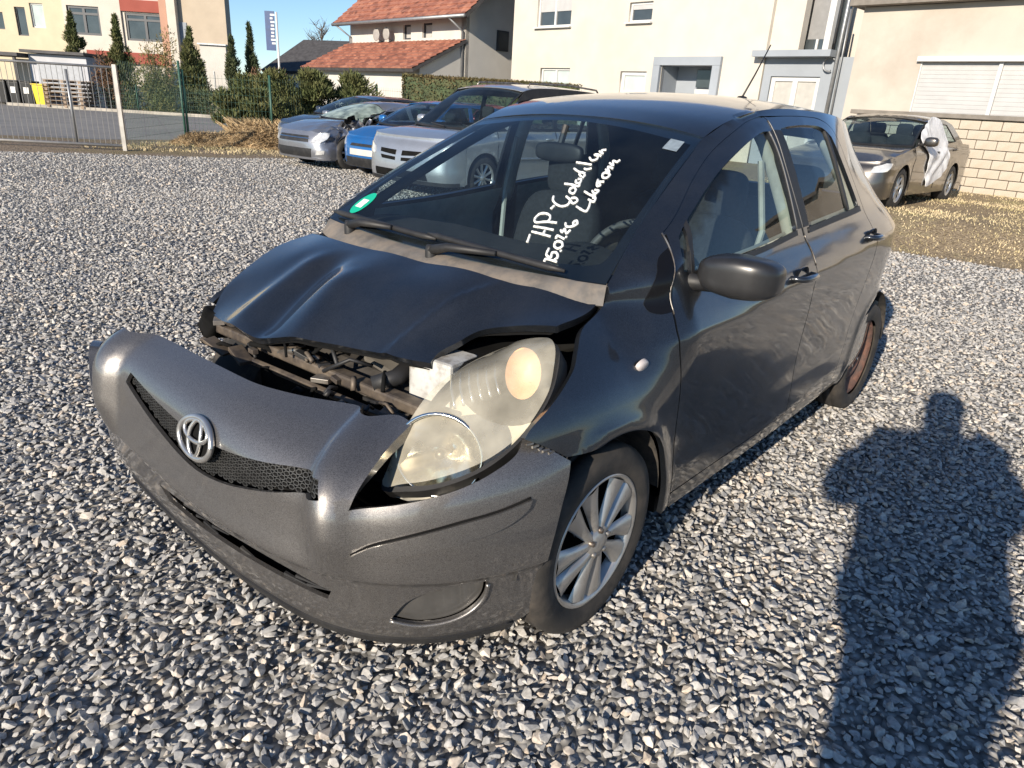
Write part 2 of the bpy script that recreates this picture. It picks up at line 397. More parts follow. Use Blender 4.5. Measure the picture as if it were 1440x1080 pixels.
# ---- gravel stones: angular crushed rock, one stuff object
def gravel():
    rs=np.random.RandomState(7); V=[];F=[];SID=[]
    NV=14
    for k in range(NV):
        bm=bmesh.new(); n=rs.randint(10,15)
        d=rs.normal(size=(n,3)); d/=np.linalg.norm(d,axis=1,keepdims=True); d*=rs.uniform(.75,1.08,size=(n,1))
        sx,sy,sz=rs.uniform(.85,1.25),rs.uniform(.6,.9),rs.uniform(.38,.68)
        for p in d: bm.verts.new((p[0]*sx*.5,p[1]*sy*.5,p[2]*sz*.5))
        r=bmesh.ops.convex_hull(bm,input=bm.verts[:]); 
        bmesh.ops.delete(bm,geom=[v for v in bm.verts if not v.link_faces],context='VERTS')
        bmesh.ops.bevel(bm,geom=bm.edges[:],offset=.035,segments=1,affect='EDGES',profile=.5,clamp_overlap=True)
        bmesh.ops.triangulate(bm,faces=bm.faces[:]); bm.verts.index_update()
        k0=len(V); V+=[tuple(v.co) for v in bm.verts]; F+=[tuple(k0+v.index for v in f.verts) for f in bm.faces]; SID+=[k]*len(bm.faces); bm.free()
    ns=len(V); pts=[]; scl=[]
    yard=np.array(YARD)
    def ring(y0,y1,sp,lo,hi,zl):
        L=[]
        xs=np.arange(-1.0*y1-1.6,1.0*y1+1.6,sp); ysv=np.arange(y0,y1,sp)
        X,Y=np.meshgrid(xs,ysv); P=np.stack([X.ravel(),Y.ravel()],1)+rs.uniform(-.5,.5,(X.size,2))*sp
        P=P[np.abs(P[:,0])<.86*P[:,1]+1.5]; P=P[inside(yard,P)]
        # not under the middle of the car
        c,s=math.cos(-YYAW_),math.sin(-YYAW_); q=P-np.array([-.34643,2.23688]); cx=q[:,0]*c-q[:,1]*s; cy=q[:,0]*s+q[:,1]*c
        P=P[~((cx<.25)&(cx>-2.6)&(np.abs(cy)<.55)&(cy<.4))]
        u=rs.rand(len(P)); size=lo+(hi-lo)*u**2.2
        return np.c_[P,size*zl+rs.uniform(-.004,.007,len(P))],size
    for a in ((.35,3.2,.0225,.019,.050,.16),(3.2,6.0,.027,.022,.050,.16),(6.0,10.5,.040,.028,.060,.14),(10.5,17.5,.066,.036,.070,.12)):
        p,sz=ring(*a); pts.append(p); scl.append(sz)
    P=np.concatenate(pts); S=np.concatenate(scl); n=len(P)
    # long thin and dark ones come from the variants; lay them mostly flat
    me=bpy.data.meshes.new('gravel_stones'); me.from_pydata(V+[tuple(p) for p in P],[],F)
    a=me.attributes.new('is_stone','BOOLEAN','POINT'); a.data.foreach_set('value',[True]*ns+[False]*n)
    a=me.attributes.new('sid','INT','FACE'); a.data.foreach_set('value',SID)
    a=me.attributes.new('idx','INT','POINT'); a.data.foreach_set('value',np.concatenate([np.zeros(ns,int),rs.randint(0,NV,n)]).astype(np.int32))
    rot=np.c_[rs.normal(0,.35,n),rs.normal(0,.35,n),rs.uniform(0,6.283,n)]
    a=me.attributes.new('rot','FLOAT_VECTOR','POINT'); a.data.foreach_set('vector',np.concatenate([np.zeros((ns,3)),rot]).ravel().astype(np.float32))
    sc=np.c_[S*rs.uniform(.85,1.25,n),S*rs.uniform(.8,1.1,n),S*rs.uniform(.8,1.15,n)]
    a=me.attributes.new('scl','FLOAT_VECTOR','POINT'); a.data.foreach_set('vector',np.concatenate([np.ones((ns,3)),sc]).ravel().astype(np.float32))
    m=bpy.data.materials.new('crushed_stone'); m.use_nodes=True; nn=m.node_tree.nodes; l=m.node_tree.links; b=nn['Principled BSDF']
    b.inputs['Roughness'].default_value=.85; b.inputs['Specular IOR Level'].default_value=.3
    oi=nn.new('ShaderNodeObjectInfo'); cr=nn.new('ShaderNodeValToRGB'); e=cr.color_ramp.elements
    e[0].color=(.21,.21,.21,1); e[1].color=(.68,.63,.56,1)
    for p_,c_ in ((.10,(.31,.31,.305)),(.35,(.41,.40,.385)),(.6,(.49,.475,.45)),(.82,(.55,.525,.48)),(.93,(.52,.44,.355))):
        k=cr.color_ramp.elements.new(p_); k.color=c_+(1,)
    l.new(oi.outputs['Random'],cr.inputs[0])
    tc=nn.new('ShaderNodeTexCoord'); nz=nn.new('ShaderNodeTexNoise'); nz.inputs['Scale'].default_value=5; nz.inputs['Detail'].default_value=6
    nz.noise_dimensions='4D'; l.new(tc.outputs['Object'],nz.inputs['Vector']); ml=nn.new('ShaderNodeMath'); ml.operation='MULTIPLY'; ml.inputs[1].default_value=50; l.new(oi.outputs['Random'],ml.inputs[0]); l.new(ml.outputs[0],nz.inputs['W'])
    mr=nn.new('ShaderNodeMapRange'); mr.inputs[1].default_value=.3; mr.inputs[2].default_value=.7; mr.inputs[3].default_value=.72; mr.inputs[4].default_value=1.18; l.new(nz.outputs[0],mr.inputs[0])
    mx=nn.new('ShaderNodeMixRGB'); mx.blend_type='MULTIPLY'; mx.inputs[0].default_value=1; l.new(cr.outputs[0],mx.inputs[1]); l.new(mr.outputs[0],mx.inputs[2]); l.new(mx.outputs[0],b.inputs['Base Color'])
    me.materials.append(m)
    o=bpy.data.objects.new('gravel',me); link(o); o['kind']='stuff'; tag(o,'loose grey crushed gravel covering the yard','gravel')
    ng=bpy.data.node_groups.new('gravel_scatter','GeometryNodeTree')
    ng.interface.new_socket('Geometry',in_out='INPUT',socket_type='NodeSocketGeometry'); ng.interface.new_socket('Geometry',in_out='OUTPUT',socket_type='NodeSocketGeometry')
    N=ng.nodes; L=ng.links; gi=N.new('NodeGroupInput'); go=N.new('NodeGroupOutput')
    def attr(nm,ty):
        x=N.new('GeometryNodeInputNamedAttribute'); x.data_type=ty; x.inputs[0].default_value=nm; return x.outputs[0]
    sep=N.new('GeometryNodeSeparateGeometry'); sep.domain='POINT'; L.new(gi.outputs[0],sep.inputs[0]); L.new(attr('is_stone','BOOLEAN'),sep.inputs[1])
    sti=N.new('GeometryNodeSplitToInstances'); sti.domain='FACE'; L.new(sep.outputs[0],sti.inputs[0]); L.new(attr('sid','INT'),sti.inputs['Group ID'])
    iop=N.new('GeometryNodeInstanceOnPoints'); L.new(sep.outputs[1],iop.inputs['Points']); L.new(sti.outputs[0],iop.inputs['Instance'])
    iop.inputs['Pick Instance'].default_value=True; L.new(attr('idx','INT'),iop.inputs['Instance Index'])
    er_=N.new('FunctionNodeEulerToRotation'); L.new(attr('rot','FLOAT_VECTOR'),er_.inputs[0]); L.new(er_.outputs[0],iop.inputs['Rotation']); L.new(attr('scl','FLOAT_VECTOR'),iop.inputs['Scale'])
    L.new(iop.outputs[0],go.inputs[0])
    md=o.modifiers.new('scatter','NODES'); md.node_group=ng
    return n
YYAW_=-2.27448
gravel()
# ================================================================ wrecked hatchback: surfaces (car space: x forward from front axle, y to its left, z up)
W_=pchip([.75,.70,.60,.50,.40,.30,.15,0,-.2,-.6,-1.2,-1.8,-2.2,-2.35,-2.5,-2.65,-2.8,-2.9,-3.0,-3.04],
        [.40,.50,.63,.71,.757,.79,.822,.838,.845,.846,.847,.847,.843,.835,.812,.775,.72,.67,.59,.54])
RT_=pchip([-1.5,-1.75,-2.0,-2.3,-2.6,-2.85,-3.1],[0,.012,.05,.125,.21,.275,.33])
ZC_=pchip([.8,-.25,-.69,-1.03,-1.53,-2.04,-2.6,-3.1],[.80,.835,.855,.885,.92,.955,.975,.98])
INS_=pchip([-.85,-.76,-.70,-.64,-.58,-.50,-.40,-.30,-.15,-.05,0,.03,.07,.13,.20,.30,.40,.48,.54,.60,.66],
          [.12,.070,.043,.030,.024,.024,.028,.024,.011,.003,0,.010,.030,.062,.088,.128,.172,.214,.258,.33,.42])
INF_=pchip([.1,.2,.3,.45,.6,.65,.70,.75,.80,.85,.90,.94,1.0,1.06],[.06,.035,.015,.004,0,.004,.016,.038,.072,.113,.156,.19,.235,.28])
XG_=pchip([.80,.90,.95,.994,1.374,1.43,1.47,1.50],[.10,-.02,-.085,-.142,-.845,-1.0,-1.2,-1.4])
YG_=pchip([.80,.95,.994,1.374,1.43,1.47,1.5],[.66,.655,.651,.522,.528,.538,.54])
def Ys(x,z):
    x=np.asarray(x,float); z=np.asarray(z,float); w=W_(x)
    a=w-INS_(z-ZC_(x)); b=w-INF_(z)
    k=sstep(-.38,-.08,x)*(1-sstep(.93,1.05,z)); y=a*(1-k)+b*k
    t=np.clip((XG_(z)-x)/.17,0,1); e=1-(1-t)**2.2
    m=sstep(.93,1.0,z); yp=YG_(z)+(y-YG_(z))*e
    y=y*(1-m)+np.minimum(yp,y)*m
    y=y-RT_(x)*sstep(.88,1.42,z)*.9
    for cx in (0.0,-2.46):
        r=np.hypot(x-cx,z-.305); y=y+.010*gauss(r-.345,.03)
    return y
def side(off=0.0):
    def f(x,z): return np.stack([np.asarray(x,float),Ys(x,z)+off,np.asarray(z,float)],-1)
    return f
# bumper: plan curve sprung outwards on the car's right, s = 0 at the centre
_bc=np.array(crom([(.42,-1.03),(.53,-1.02),(.635,-.98),(.705,-.88),(.74,-.72),(.76,-.48),(.768,-.2),(.768,.0),(.755,.2),(.722,.4),(.672,.53),(.605,.63),(.515,.715),(.42,.775),(.34,.812),(.27,.835),(.2,.845),(.1,.85)],12))
_bl=np.concatenate([[0],np.cumsum(np.linalg.norm(np.diff(_bc,axis=0),axis=1))])
_b0=np.interp(0,_bc[:,1],_bl); _bl=_bl-_b0
def _bxy(s): return np.interp(s,_bl,_bc[:,0]),np.interp(s,_bl,_bc[:,1])
BI_=pchip([.06,.10,.14,.18,.25,.30,.355,.372,.45,.52,.573,.62,.66,.69,.71,.76],[.16,.095,.062,.043,.026,.022,.016,.0,-.006,.0,.010,.034,.082,.148,.20,.32])
BK_=pchip([-1.1,-.75,-.4,0,.2,.35,.6,.75,.9,1.2],[.5,.65,1,1.05,1.3,1.55,1.75,1.2,.7,.4])
def bump_map(off=0.0):
    def f(s,z):
        s=np.asarray(s,float); z=np.asarray(z,float); x0,y0=_bxy(s)
        e=.05; xa,ya=_bxy(s-e); xb,yb=_bxy(s+e); tx_,ty_=xb-xa,yb-ya; L=np.hypot(tx_,ty_); nx,ny=ty_/L,-tx_/L
        up=sstep(.5,.56,z); ins=BI_(z)*(1-up+up*BK_(s))
        # ridges running down from the inner edges of the lamps, nose panel a little set back between them
        zr=sstep(.33,.50,z)
        d=.034*gauss(s-.50-.10*(.6-z),.060)*zr+.030*gauss(s+.64-.06*(.6-z),.055)*zr
        d-=.022*zr*(sstep(-.60,-.545,s)-sstep(.425,.465,s-.12*(.6-z)))
        d+=.010*gauss(z-.36,.05)*gauss(s-.1,.7)
        r=off-ins+d
        return np.stack([x0+nx*r,y0+ny*r,z],-1)
    return f

_hc=[(.37,-.63,.70),(.40,-.45,.715),(.405,-.28,.722),(.375,-.1,.742),(.335,.01,.752),(.31,.13,.76),(.30,.24,.77),(.28,.39,.78),
 (.18,.40,.82),(.09,.44,.86),(.06,.57,.89),(.04,.63,.90),(-.10,.65,.93),(-.13,.645,.95),(-.08,.5,.955),(-.03,.32,.958),(0,.06,.958),(0,-.2,.955),(-.03,-.45,.948),(-.07,-.66,.935),
 (.05,-.70,.895),(.2,-.69,.825),(.3,-.67,.765),(.2,-.4,.845),(.2,-.15,.865),(.18,.1,.872),(.1,.3,.91),(.1,-.5,.90),(.1,-.1,.925)]
_htps=TPS([(p[0],p[1]) for p in _hc],[p[2] for p in _hc],1e-4)
def _seg(x,y,a,b):
    ax,ay=a; bx,by=b; L2=(bx-ax)**2+(by-ay)**2; t=((x-ax)*(bx-ax)+(y-ay)*(by-ay))/L2
    d=((x-ax)*(by-ay)-(y-ay)*(bx-ax))/math.sqrt(L2); return t,d
HOOD_RIDGES=[((.40,-.42),(.06,-.37),.014,.05),((.40,-.265),(.05,-.30),-.024,.06),((.40,-.09),(.12,-.17),.012,.06),((.31,.235),(-.04,.362),.007,.018)]
def hood_map(off=0.0):
    def f(x,y):
        x=np.asarray(x,float); y=np.asarray(y,float); z=_htps(x.ravel(),y.ravel()).reshape(x.shape)+off
        for a,b,h,w in HOOD_RIDGES:
            t,d=_seg(x,y,a,b); z=z+h*gauss(d,w)*sstep(-.15,.15,t)*(1-sstep(.75,1.1,t))
        return np.stack([x,y,z],-1)
    return f

def screen_map(off=0.0):
    """windscreen: u across (-1 car's right .. 1 left), v up."""
    def f(u,v):
        u=np.asarray(u,float); v=np.asarray(v,float); q=1-u*u
        bx,by,bz=-.142+.05*q, .651*u, .992-.018*q
        tx_,ty_,tz=-.845-.005*q, .522*u, 1.374+.042*q
        b=.03*4*v*(1-v)*(1-.3*u*u)+off
        return np.stack([bx+(tx_-bx)*v+.5*b, by+(ty_-by)*v, bz+(tz-bz)*v+.86*b],-1)
    return f
ROOF_ZC=pchip([-.80,-.85,-1.0,-1.25,-1.6,-2.0,-2.4,-2.8],[1.40,1.417,1.462,1.508,1.533,1.533,1.51,1.455])
ROOF_ZE=pchip([-.80,-.845,-1.0,-1.2,-1.42,-1.72,-2.0,-2.4,-2.8],[1.35,1.374,1.43,1.470,1.486,1.485,1.475,1.44,1.385])
def roof_map(x,v):
    x=np.asarray(x,float); v=np.asarray(v,float); ze=ROOF_ZE(x); zc=ROOF_ZC(x); ye=Ys(x,ze)
    return np.stack([x,v*ye,zc-(zc-ze)*np.abs(v)**2.3],-1)
# ================================================================ wrecked hatchback: build
M_PAINT=paint('dark_grey_paint',(.036,.042,.052),metal=.75,rough=.34,flake=.4,dirt=.08,coat_rough=.045)
M_PAINT_LIT=paint('dark_grey_paint_sunlit',(.185,.175,.166),metal=.75,rough=.42,flake=.45,dirt=.10,coat_rough=.06)  # same car paint, with sunlight on the bumper put into its colour
M_BLACK=mat('black_plastic',(.018,.018,.019),rough=.55,var=.25,scale=15,bump=.05,bscale=300,second=(.05,.047,.042),sscale=6,srange=(.5,.8))
M_RUBBER=mat('tyre_rubber',(.034,.031,.028),rough=.82,var=.25,scale=18,second=(.075,.062,.05),sscale=9,srange=(.48,.75),bump=.08,bscale=200)
M_COWL=mat('weathered_grey_plastic',(.13,.12,.11),rough=.75,var=.25,scale=18,second=(.20,.17,.14),sscale=12,bump=.05,bscale=400)
M_ALLOY=mat('silver_hubcap',(.48,.47,.45),rough=.34,metal=.75,var=.12,scale=12,second=(.20,.17,.14),sscale=14,srange=(.55,.85))
M_RUST=mat('rusty_steel',(.17,.085,.06),rough=.85,var=.35,scale=22,second=(.09,.06,.05),sscale=15,bump=.25,bscale=120)
M_CHROME=mat('chrome',(.72,.72,.70),rough=.12,metal=1,var=.05,scale=20)
M_STEEL=mat('dull_steel',(.33,.31,.28),rough=.45,metal=.8,var=.25,scale=25,second=(.16,.12,.09),sscale=10)
M_RADMETAL=mat('brownish_bar_metal',(.13,.105,.08),rough=.6,metal=.3,var=.35,scale=25,second=(.06,.05,.045),sscale=12)
M_DARK=mat('underbody_black',(.009,.009,.009),rough=.95,var=.3,spec=.1)
M_LINER=mat('wheel_arch_liner',(.02,.02,.02),rough=.9,var=.3,second=(.09,.075,.06),sscale=8,srange=(.5,.7))
M_DASH=mat('dark_dashboard',(.022,.023,.024),rough=.78,var=.2,scale=30,bump=.1,bscale=500)
M_SEAT=mat('dark_seat_cloth',(.022,.024,.027),rough=.95,var=.3,scale=60,bump=.15,bscale=300)
M_TRIM=mat('pale_interior_trim',(.42,.43,.38),rough=.8,var=.1,scale=10,second=(.30,.29,.25),sscale=4)
M_HEADLINER=mat('headliner',(.36,.36,.34),rough=.95,var=.08)
M_MARK=mat('white_marker',(.82,.82,.78),rough=.7,var=.06)
M_AMBER=mat('faded_amber_reflector',(.82,.50,.30),rough=.4,metal=.0,var=.15,scale=30)
M_BATT=mat('grey_battery_case',(.50,.50,.48),rough=.6,var=.15,scale=12,second=(.28,.26,.23),sscale=14)
M_WSGLASS=glass('windscreen_glass',tint=(.66,.77,.82),film=.012,filmcol=(.40,.46,.50))
M_SGLASS=glass('side_window_glass',tint=(.74,.83,.83),film=.015)
M_BLKGLASS=mat('black_ceramic_edge',(.008,.009,.010),rough=.08,coat=1,var=.1)
M_EDGE=mat('satin_edge_strip',(.16,.16,.16),rough=.4,metal=.3,var=.1)
M_GREEN=mat('green_badge',(.01,.42,.26),rough=.35,var=.1)
M_WHITEP=mat('white_badge_print',(.8,.82,.8),rough=.5,var=.05)

def lens_mat():
    m=bpy.data.materials.new('yellowed_headlamp_lens'); m.use_nodes=True; n=m.node_tree.nodes; l=m.node_tree.links
    b=n['Principled BSDF']; b.inputs['Base Color'].default_value=(.90,.84,.68,1); b.inputs['Roughness'].default_value=.22; b.inputs['Coat Weight'].default_value=.8
    tr=n.new('ShaderNodeBsdfTransparent'); tr.inputs[0].default_value=(.97,.95,.86,1)
    mx=n.new('ShaderNodeMixShader'); tc=n.new('ShaderNodeTexCoord'); nz=n.new('ShaderNodeTexNoise'); nz.inputs['Scale'].default_value=7; nz.inputs['Detail'].default_value=8
    l.new(tc.outputs['Object'],nz.inputs['Vector']); mr=n.new('ShaderNodeMapRange'); mr.inputs[1].default_value=.35; mr.inputs[2].default_value=.75; mr.inputs[3].default_value=.20; mr.inputs[4].default_value=.50
    l.new(nz.outputs[0],mr.inputs[0]); l.new(mr.outputs[0],mx.inputs[0]); l.new(tr.outputs[0],mx.inputs[1]); l.new(b.outputs[0],mx.inputs[2]); l.new(mx.outputs[0],n['Material Output'].inputs[0])
    return m
M_LENS=lens_mat()

YC=(-.34643,2.23688); YYAW=-2.27448
car=empty('hatchback_car',(YC[0],YC[1],0),YYAW)
tag(car,'dark grey hatchback with crumpled bonnet, hanging front bumper and handwriting on its windscreen','car')

S0=side()
def circ_arc(cx,cz,r,a0,a1,n=16):
    return [(cx+r*math.cos(R(a0+(a1-a0)*i/n)),cz+r*math.sin(R(a0+(a1-a0)*i/n))) for i in range(n+1)]
XF=[(-.385,1.115),(-.345,1.06),(-.307,.99),(-.298,.904),(-.292,.858),(-.297,.796),(-.32,.703),(-.36,.545),(-.385,.40),(-.39,.30)]     # fender / door shut line
DTOP=[(-.385,1.115),(-.451,1.150),(-.635,1.252),(-.842,1.350),(-1.06,1.428),(-1.19,1.452)]
BGAP=[(-1.195,1.452),(-1.195,1.403),(-1.205,1.273),(-1.262,1.046),(-1.290,.991),(-1.296,.939),(-1.30,.871),(-1.33,.732),(-1.355,.511),(-1.36,.30)]
RTOP=[(-1.195,1.452),(-1.35,1.460),(-1.541,1.464),(-1.70,1.458),(-1.80,1.428),(-1.87,1.368),(-1.935,1.25),(-1.99,1.13),(-2.03,1.03),(-2.06,.92),(-2.065,.80),(-2.05,.68),(-2.03,.57),(-1.995,.46),(-1.965,.38),(-1.95,.30)]
G=.0026
def shift(L,dx,dz=0): return [(x+dx,z+dz) for x,z in L]

# fenders
fen_out=outline([(.056,.854),(.089,.827),(.147,.795),(.229,.755),(.293,.722),(.312,.705)],
                [(.312,.705),(.253,.672),(.196,.634)],
                circ_arc(0,.305,.34,56,196,20)[::1] if False else [(.196,.634)]+circ_arc(0,.305,.338,75,190,14)+[(-.335,.255)],
                [(-.335,.255),(-.39+G,.255)],[(-.39+G,.255)]+[(x+G,z) for x,z in XF[::-1][:-2]],
                [(-.307+G,.99),(-.142,.99)],[(-.142,.99),(-.13,.945),(-.10,.925),(.0,.895),(.056,.854)])
fen_l,fen_r=panel('fender',fen_out,S0,M_PAINT,car,step=.022,flip=True,flange=.02,mirror=True)
# black sail panel ahead of the door and repeater lamp
panel('quarter_pane',outline([(-.228,.938),(-.262,1.01),(-.30,1.055),(-.352,1.082)],[(-.352,1.082),(-.318,1.01),(-.306,.955)],[(-.306,.955),(-.30,.918)],[(-.30,.918),(-.262,.912),(-.235,.92),(-.228,.938)]),side(.004),mat('black_sail_panel',(.006,.006,.007),rough=.22,spec=.3,var=.1),fen_l,step=.02,flip=True,flange=.006)
MB().lathe([(.0001,.012),(.010,.011),(.017,.007),(.019,0),(.019,-.01)],20,'Y').build('side_repeater',mat('clear_repeater',(.50,.46,.45),rough=.3,coat=.5),fen_l,smooth=True)
o=fen_l.children[-1]; o.location=(-.156,float(Ys(-.156,.787))+.001,.787); o.rotation_euler=(R(-20),0,0); o.scale=(1.35,.8,1.0)
# body side frame: pillars, rail, sill, quarter
frame_out=outline([(-.142,.99)]+[(float(XG_(z)),z) for z in (1.05,1.12,1.2,1.28,1.34)]+[(-.845,1.374)],
   [(-.845,1.374),(-1.0,1.43),(-1.2,1.470),(-1.42,1.486),(-1.72,1.485),(-2.0,1.475),(-2.4,1.44),(-2.74,1.395)],
   [(-2.74,1.395),(-2.84,1.24),(-2.90,1.10),(-2.96,.95),(-3.0,.80),(-3.01,.70)],[(-3.01,.70),(-3.01,.62)],
   [(-3.01,.62),(-2.9,.61),(-2.70,.60)] ,[(-2.70,.60),(-2.68,.565)],[(-2.68,.565)]+circ_arc(-2.46,.305,.34,50,185,16)+[(-2.13,.235)],
   [(-2.13,.235),(-1.2,.235),(-.395,.245)],[(-.395,.245),(-.39,.295)],[(-.39,.295),(-1.95+.0,.295)],
   [(x-G,z) for x,z in RTOP[::-1]][:-1]+[(-1.195,1.452+G)],[(-1.195,1.452+G)]+[(x,z+G) for x,z in DTOP[::-1]],
   [(-.385,1.115+G),(-.345+G,1.06),(-.307+G,.99)],[(-.307+G,.99),(-.142,.99)])
panel('body_side',frame_out,S0,M_PAINT,car,step=.024,flip=True,flange=.02,mirror=True)
# dark jambs behind the shut lines
def jamb(pts,name,w=.025,par=None,off=.016,m=None):
    v=[];f=[]
    c=crom(pts,4)
    for i,(x,z) in enumerate(c):
        t=np.array(c[min(i+1,len(c)-1)])-np.array(c[max(i-1,0)]); t/=np.linalg.norm(t)+1e-9; nx,nz=-t[1],t[0]
        for s in (-1,1):
            xx,zz=x+nx*w*s,z+nz*w*s; v.append((xx,float(Ys(xx,zz))-off,zz))
        if i: f.append((2*i-2,2*i-1,2*i+1,2*i))
    return mesh_obj(name,v,f,m or M_DARK,car)
jamb(DTOP,'frame_jamb',.016,off=.006,m=M_PAINT); jamb(RTOP[:7],'frame_jamb',.014,off=.006,m=M_PAINT); jamb(XF,'door_jamb'); jamb(BGAP,'door_jamb'); jamb(RTOP[5:],'door_jamb')
# doors
FWIN=outline([(-.430,1.012),(-.452,1.10),(-.482,1.150)],[(-.482,1.150),(-.643,1.234),(-.811,1.309),(-.97,1.366),(-1.10,1.400),(-1.150,1.404)],
             [(-1.150,1.404),(-1.168,1.32),(-1.183,1.20),(-1.197,1.068)],[(-1.197,1.068),(-.851,1.035),(-.430,1.012)])
QWIN=outline([(-.372,1.02),(-.385,1.07),(-.412,1.108)],[(-.412,1.108),(-.452,1.133)],[(-.452,1.133),(-.428,1.08),(-.412,1.010)],[(-.412,1.010),(-.372,1.02)])
door_f=outline([(x-G,z) for x,z in XF],[(-.39-G,.30),(-1.36+G,.30)],[(x+G,z) for x,z in BGAP[::-1]],[(x,z-G) for x,z in DTOP[::-1]])
fd=panel('front_door',door_f,S0,M_PAINT,car,holes=[FWIN,QWIN],step=.024,flip=True,flange=.03,hole_flange=.014)
fdr=panel('front_door',door_f*np.array([1,1]),lambda x,z:S0(x,z)*np.array([1,-1,1.]),M_PAINT,car,holes=[FWIN,QWIN],step=.035,flip=False,flange=.03,hole_flange=.014)
RWIN=outline([(-1.268,1.415),(-1.35,1.424),(-1.541,1.432),(-1.69,1.424),(-1.765,1.392)],[(-1.765,1.392),(-1.85,1.268),(-1.925,1.135),(-1.930,1.112)],[(-1.930,1.112),(-1.59,1.092),(-1.322,1.070)],[(-1.322,1.070),(-1.310,1.15),(-1.283,1.29),(-1.268,1.415)])
door_r=outline([(x-G,z) for x,z in BGAP],[(-1.36-G,.30),(-1.95+G,.30)],[(x+G,z-(G if x>-1.8 else 0)) for x,z in RTOP[::-1]])
rd=panel('rear_door',door_r,S0,M_PAINT,car,holes=[RWIN],step=.024,flip=True,flange=.03,hole_flange=.014)
rdr=panel('rear_door',door_r,lambda x,z:S0(x,z)*np.array([1,-1,1.]),M_PAINT,car,holes=[RWIN],step=.035,flange=.03,hole_flange=.014)
for s_,f_,r_ in ((1,fd,rd),(-1,fdr,rdr)):
    mp=(lambda off: (lambda x,z: side(off)(x,z)*np.array([1,s_,1.])))
    fl=(s_>0)
    panel('window_pane',FWIN,mp(-.010),M_SGLASS,f_,step=.05,flip=fl,flange=0)
    panel('window_pane',QWIN,mp(-.010),M_SGLASS,f_,step=.05,flip=fl,flange=0)
    panel('window_pane',RWIN,mp(-.010),M_SGLASS,r_,step=.05,flip=fl,flange=0)
    # belt weatherstrips and black B-pillar trims, rear divider bar
    panel('window_seal',outline([(-.415,1.013),(-.85,1.036),(-1.20,1.070)],[(-1.20,1.070),(-1.20,1.052)],[(-1.20,1.052),(-.85,1.018),(-.415,.997)],[(-.415,.997),(-.415,1.013)]),mp(.004),M_BLACK,f_,step=.04,flip=fl,flange=.008)
    panel('window_seal',outline([(-1.31,1.072),(-1.6,1.094),(-1.94,1.114)],[(-1.94,1.114),(-1.945,1.092)],[(-1.945,1.092),(-1.6,1.072),(-1.31,1.052)],[(-1.31,1.052),(-1.31,1.072)]),mp(.004),M_BLACK,r_,step=.04,flip=fl,flange=.008)
    panel('pillar_trim',outline([(-1.158,1.40),(-1.176,1.32),(-1.19,1.2),(-1.205,1.073)],[(-1.205,1.073),(-1.248,1.073)],[(-1.248,1.073),(-1.20,1.273),(-1.188,1.41)],[(-1.188,1.41),(-1.158,1.40)]),mp(.003),M_BLACK,f_,step=.03,flip=fl,flange=.006)
    panel('pillar_trim',outline([(-1.205,1.41),(-1.215,1.273),(-1.265,1.075)],[(-1.265,1.075),(-1.315,1.078)],[(-1.315,1.078),(-1.30,1.16),(-1.276,1.29),(-1.262,1.41)],[(-1.262,1.41),(-1.205,1.41)]),mp(.003),M_BLACK,r_,step=.03,flip=fl,flange=.006)
    panel('window_bar',outline([(-1.715,1.416),(-1.742,1.40)],[(-1.742,1.40),(-1.80,1.108)],[(-1.80,1.108),(-1.775,1.105)],[(-1.775,1.105),(-1.715,1.416)]),mp(-.002),M_BLACK,r_,step=.03,flip=fl,flange=.01)
    panel('window_bar',outline([(-.412,1.010),(-.430,1.095)],[(-.430,1.095),(-.458,1.138)],[(-.458,1.138),(-.478,1.150)],[(-.478,1.150),(-.448,1.09)],[(-.448,1.09),(-.43,1.010)],[(-.43,1.010),(-.412,1.010)]),mp(.002),M_BLACK,f_,step=.03,flip=fl,flange=.01)
# thin shiny lip on the door's leading and trailing frame edge
def strip_along(pts,r,name,m,par,off=.002):
    c=crom(pts,5); MBo=MB().tube([(x,float(Ys(x,z))+off,z) for x,z in c],r,6); return MBo.build(name,m,par,smooth=True)
strip_along([(-.378,1.115),(-.340,1.05),(-.306,.98),(-.299,.91)],.0028,'edge_seal',M_STEEL,fd)
strip_along([(-1.157,1.404),(-1.176,1.32),(-1.19,1.2),(-1.203,1.073)],.0028,'edge_seal',M_EDGE,fd)
strip_along([(-1.196,1.44),(-1.198,1.403),(-1.208,1.273),(-1.264,1.046)],.002,'edge_seal',M_EDGE,rd)
strip_along([(-1.264,1.046),(-1.291,.991),(-1.297,.939)],.0025,'edge_seal',M_STEEL,rd)
# door handles
def handle(par,x,z,w,ang=0):
    y=float(Ys(x,z)); h=empty('handle_tmp'); bpy.data.objects.remove(h)
    cup=MB().lathe([(.0001,-.018),(.028,-.016),(.04,-.006),(.045,.0025)],28,'Y').build('handle_cup',M_DARK if False else M_PAINT,par,smooth=True)
    cup.location=(x,y-.001,z); cup.scale=(1.15,1,.85); cup.rotation_euler=(R(-8),R(-6),R(0))
    g=MB(); pts=[(x+w*t,y+.008+.028*(1-(abs(t)*2)**4)-.02*(abs(t)>.49),z+.006*t) for t in np.linspace(-.5,.5,13)]
    g.tube(pts,[.008+.006*(1-abs(t)*1.2) for t in np.linspace(-.5,.5,13)],10)
    g.build('door_handle',M_PAINT,par,smooth=True)
    return cup
handle(fd,-1.155,.915,.19); handle(rd,-1.985,.985,.17)
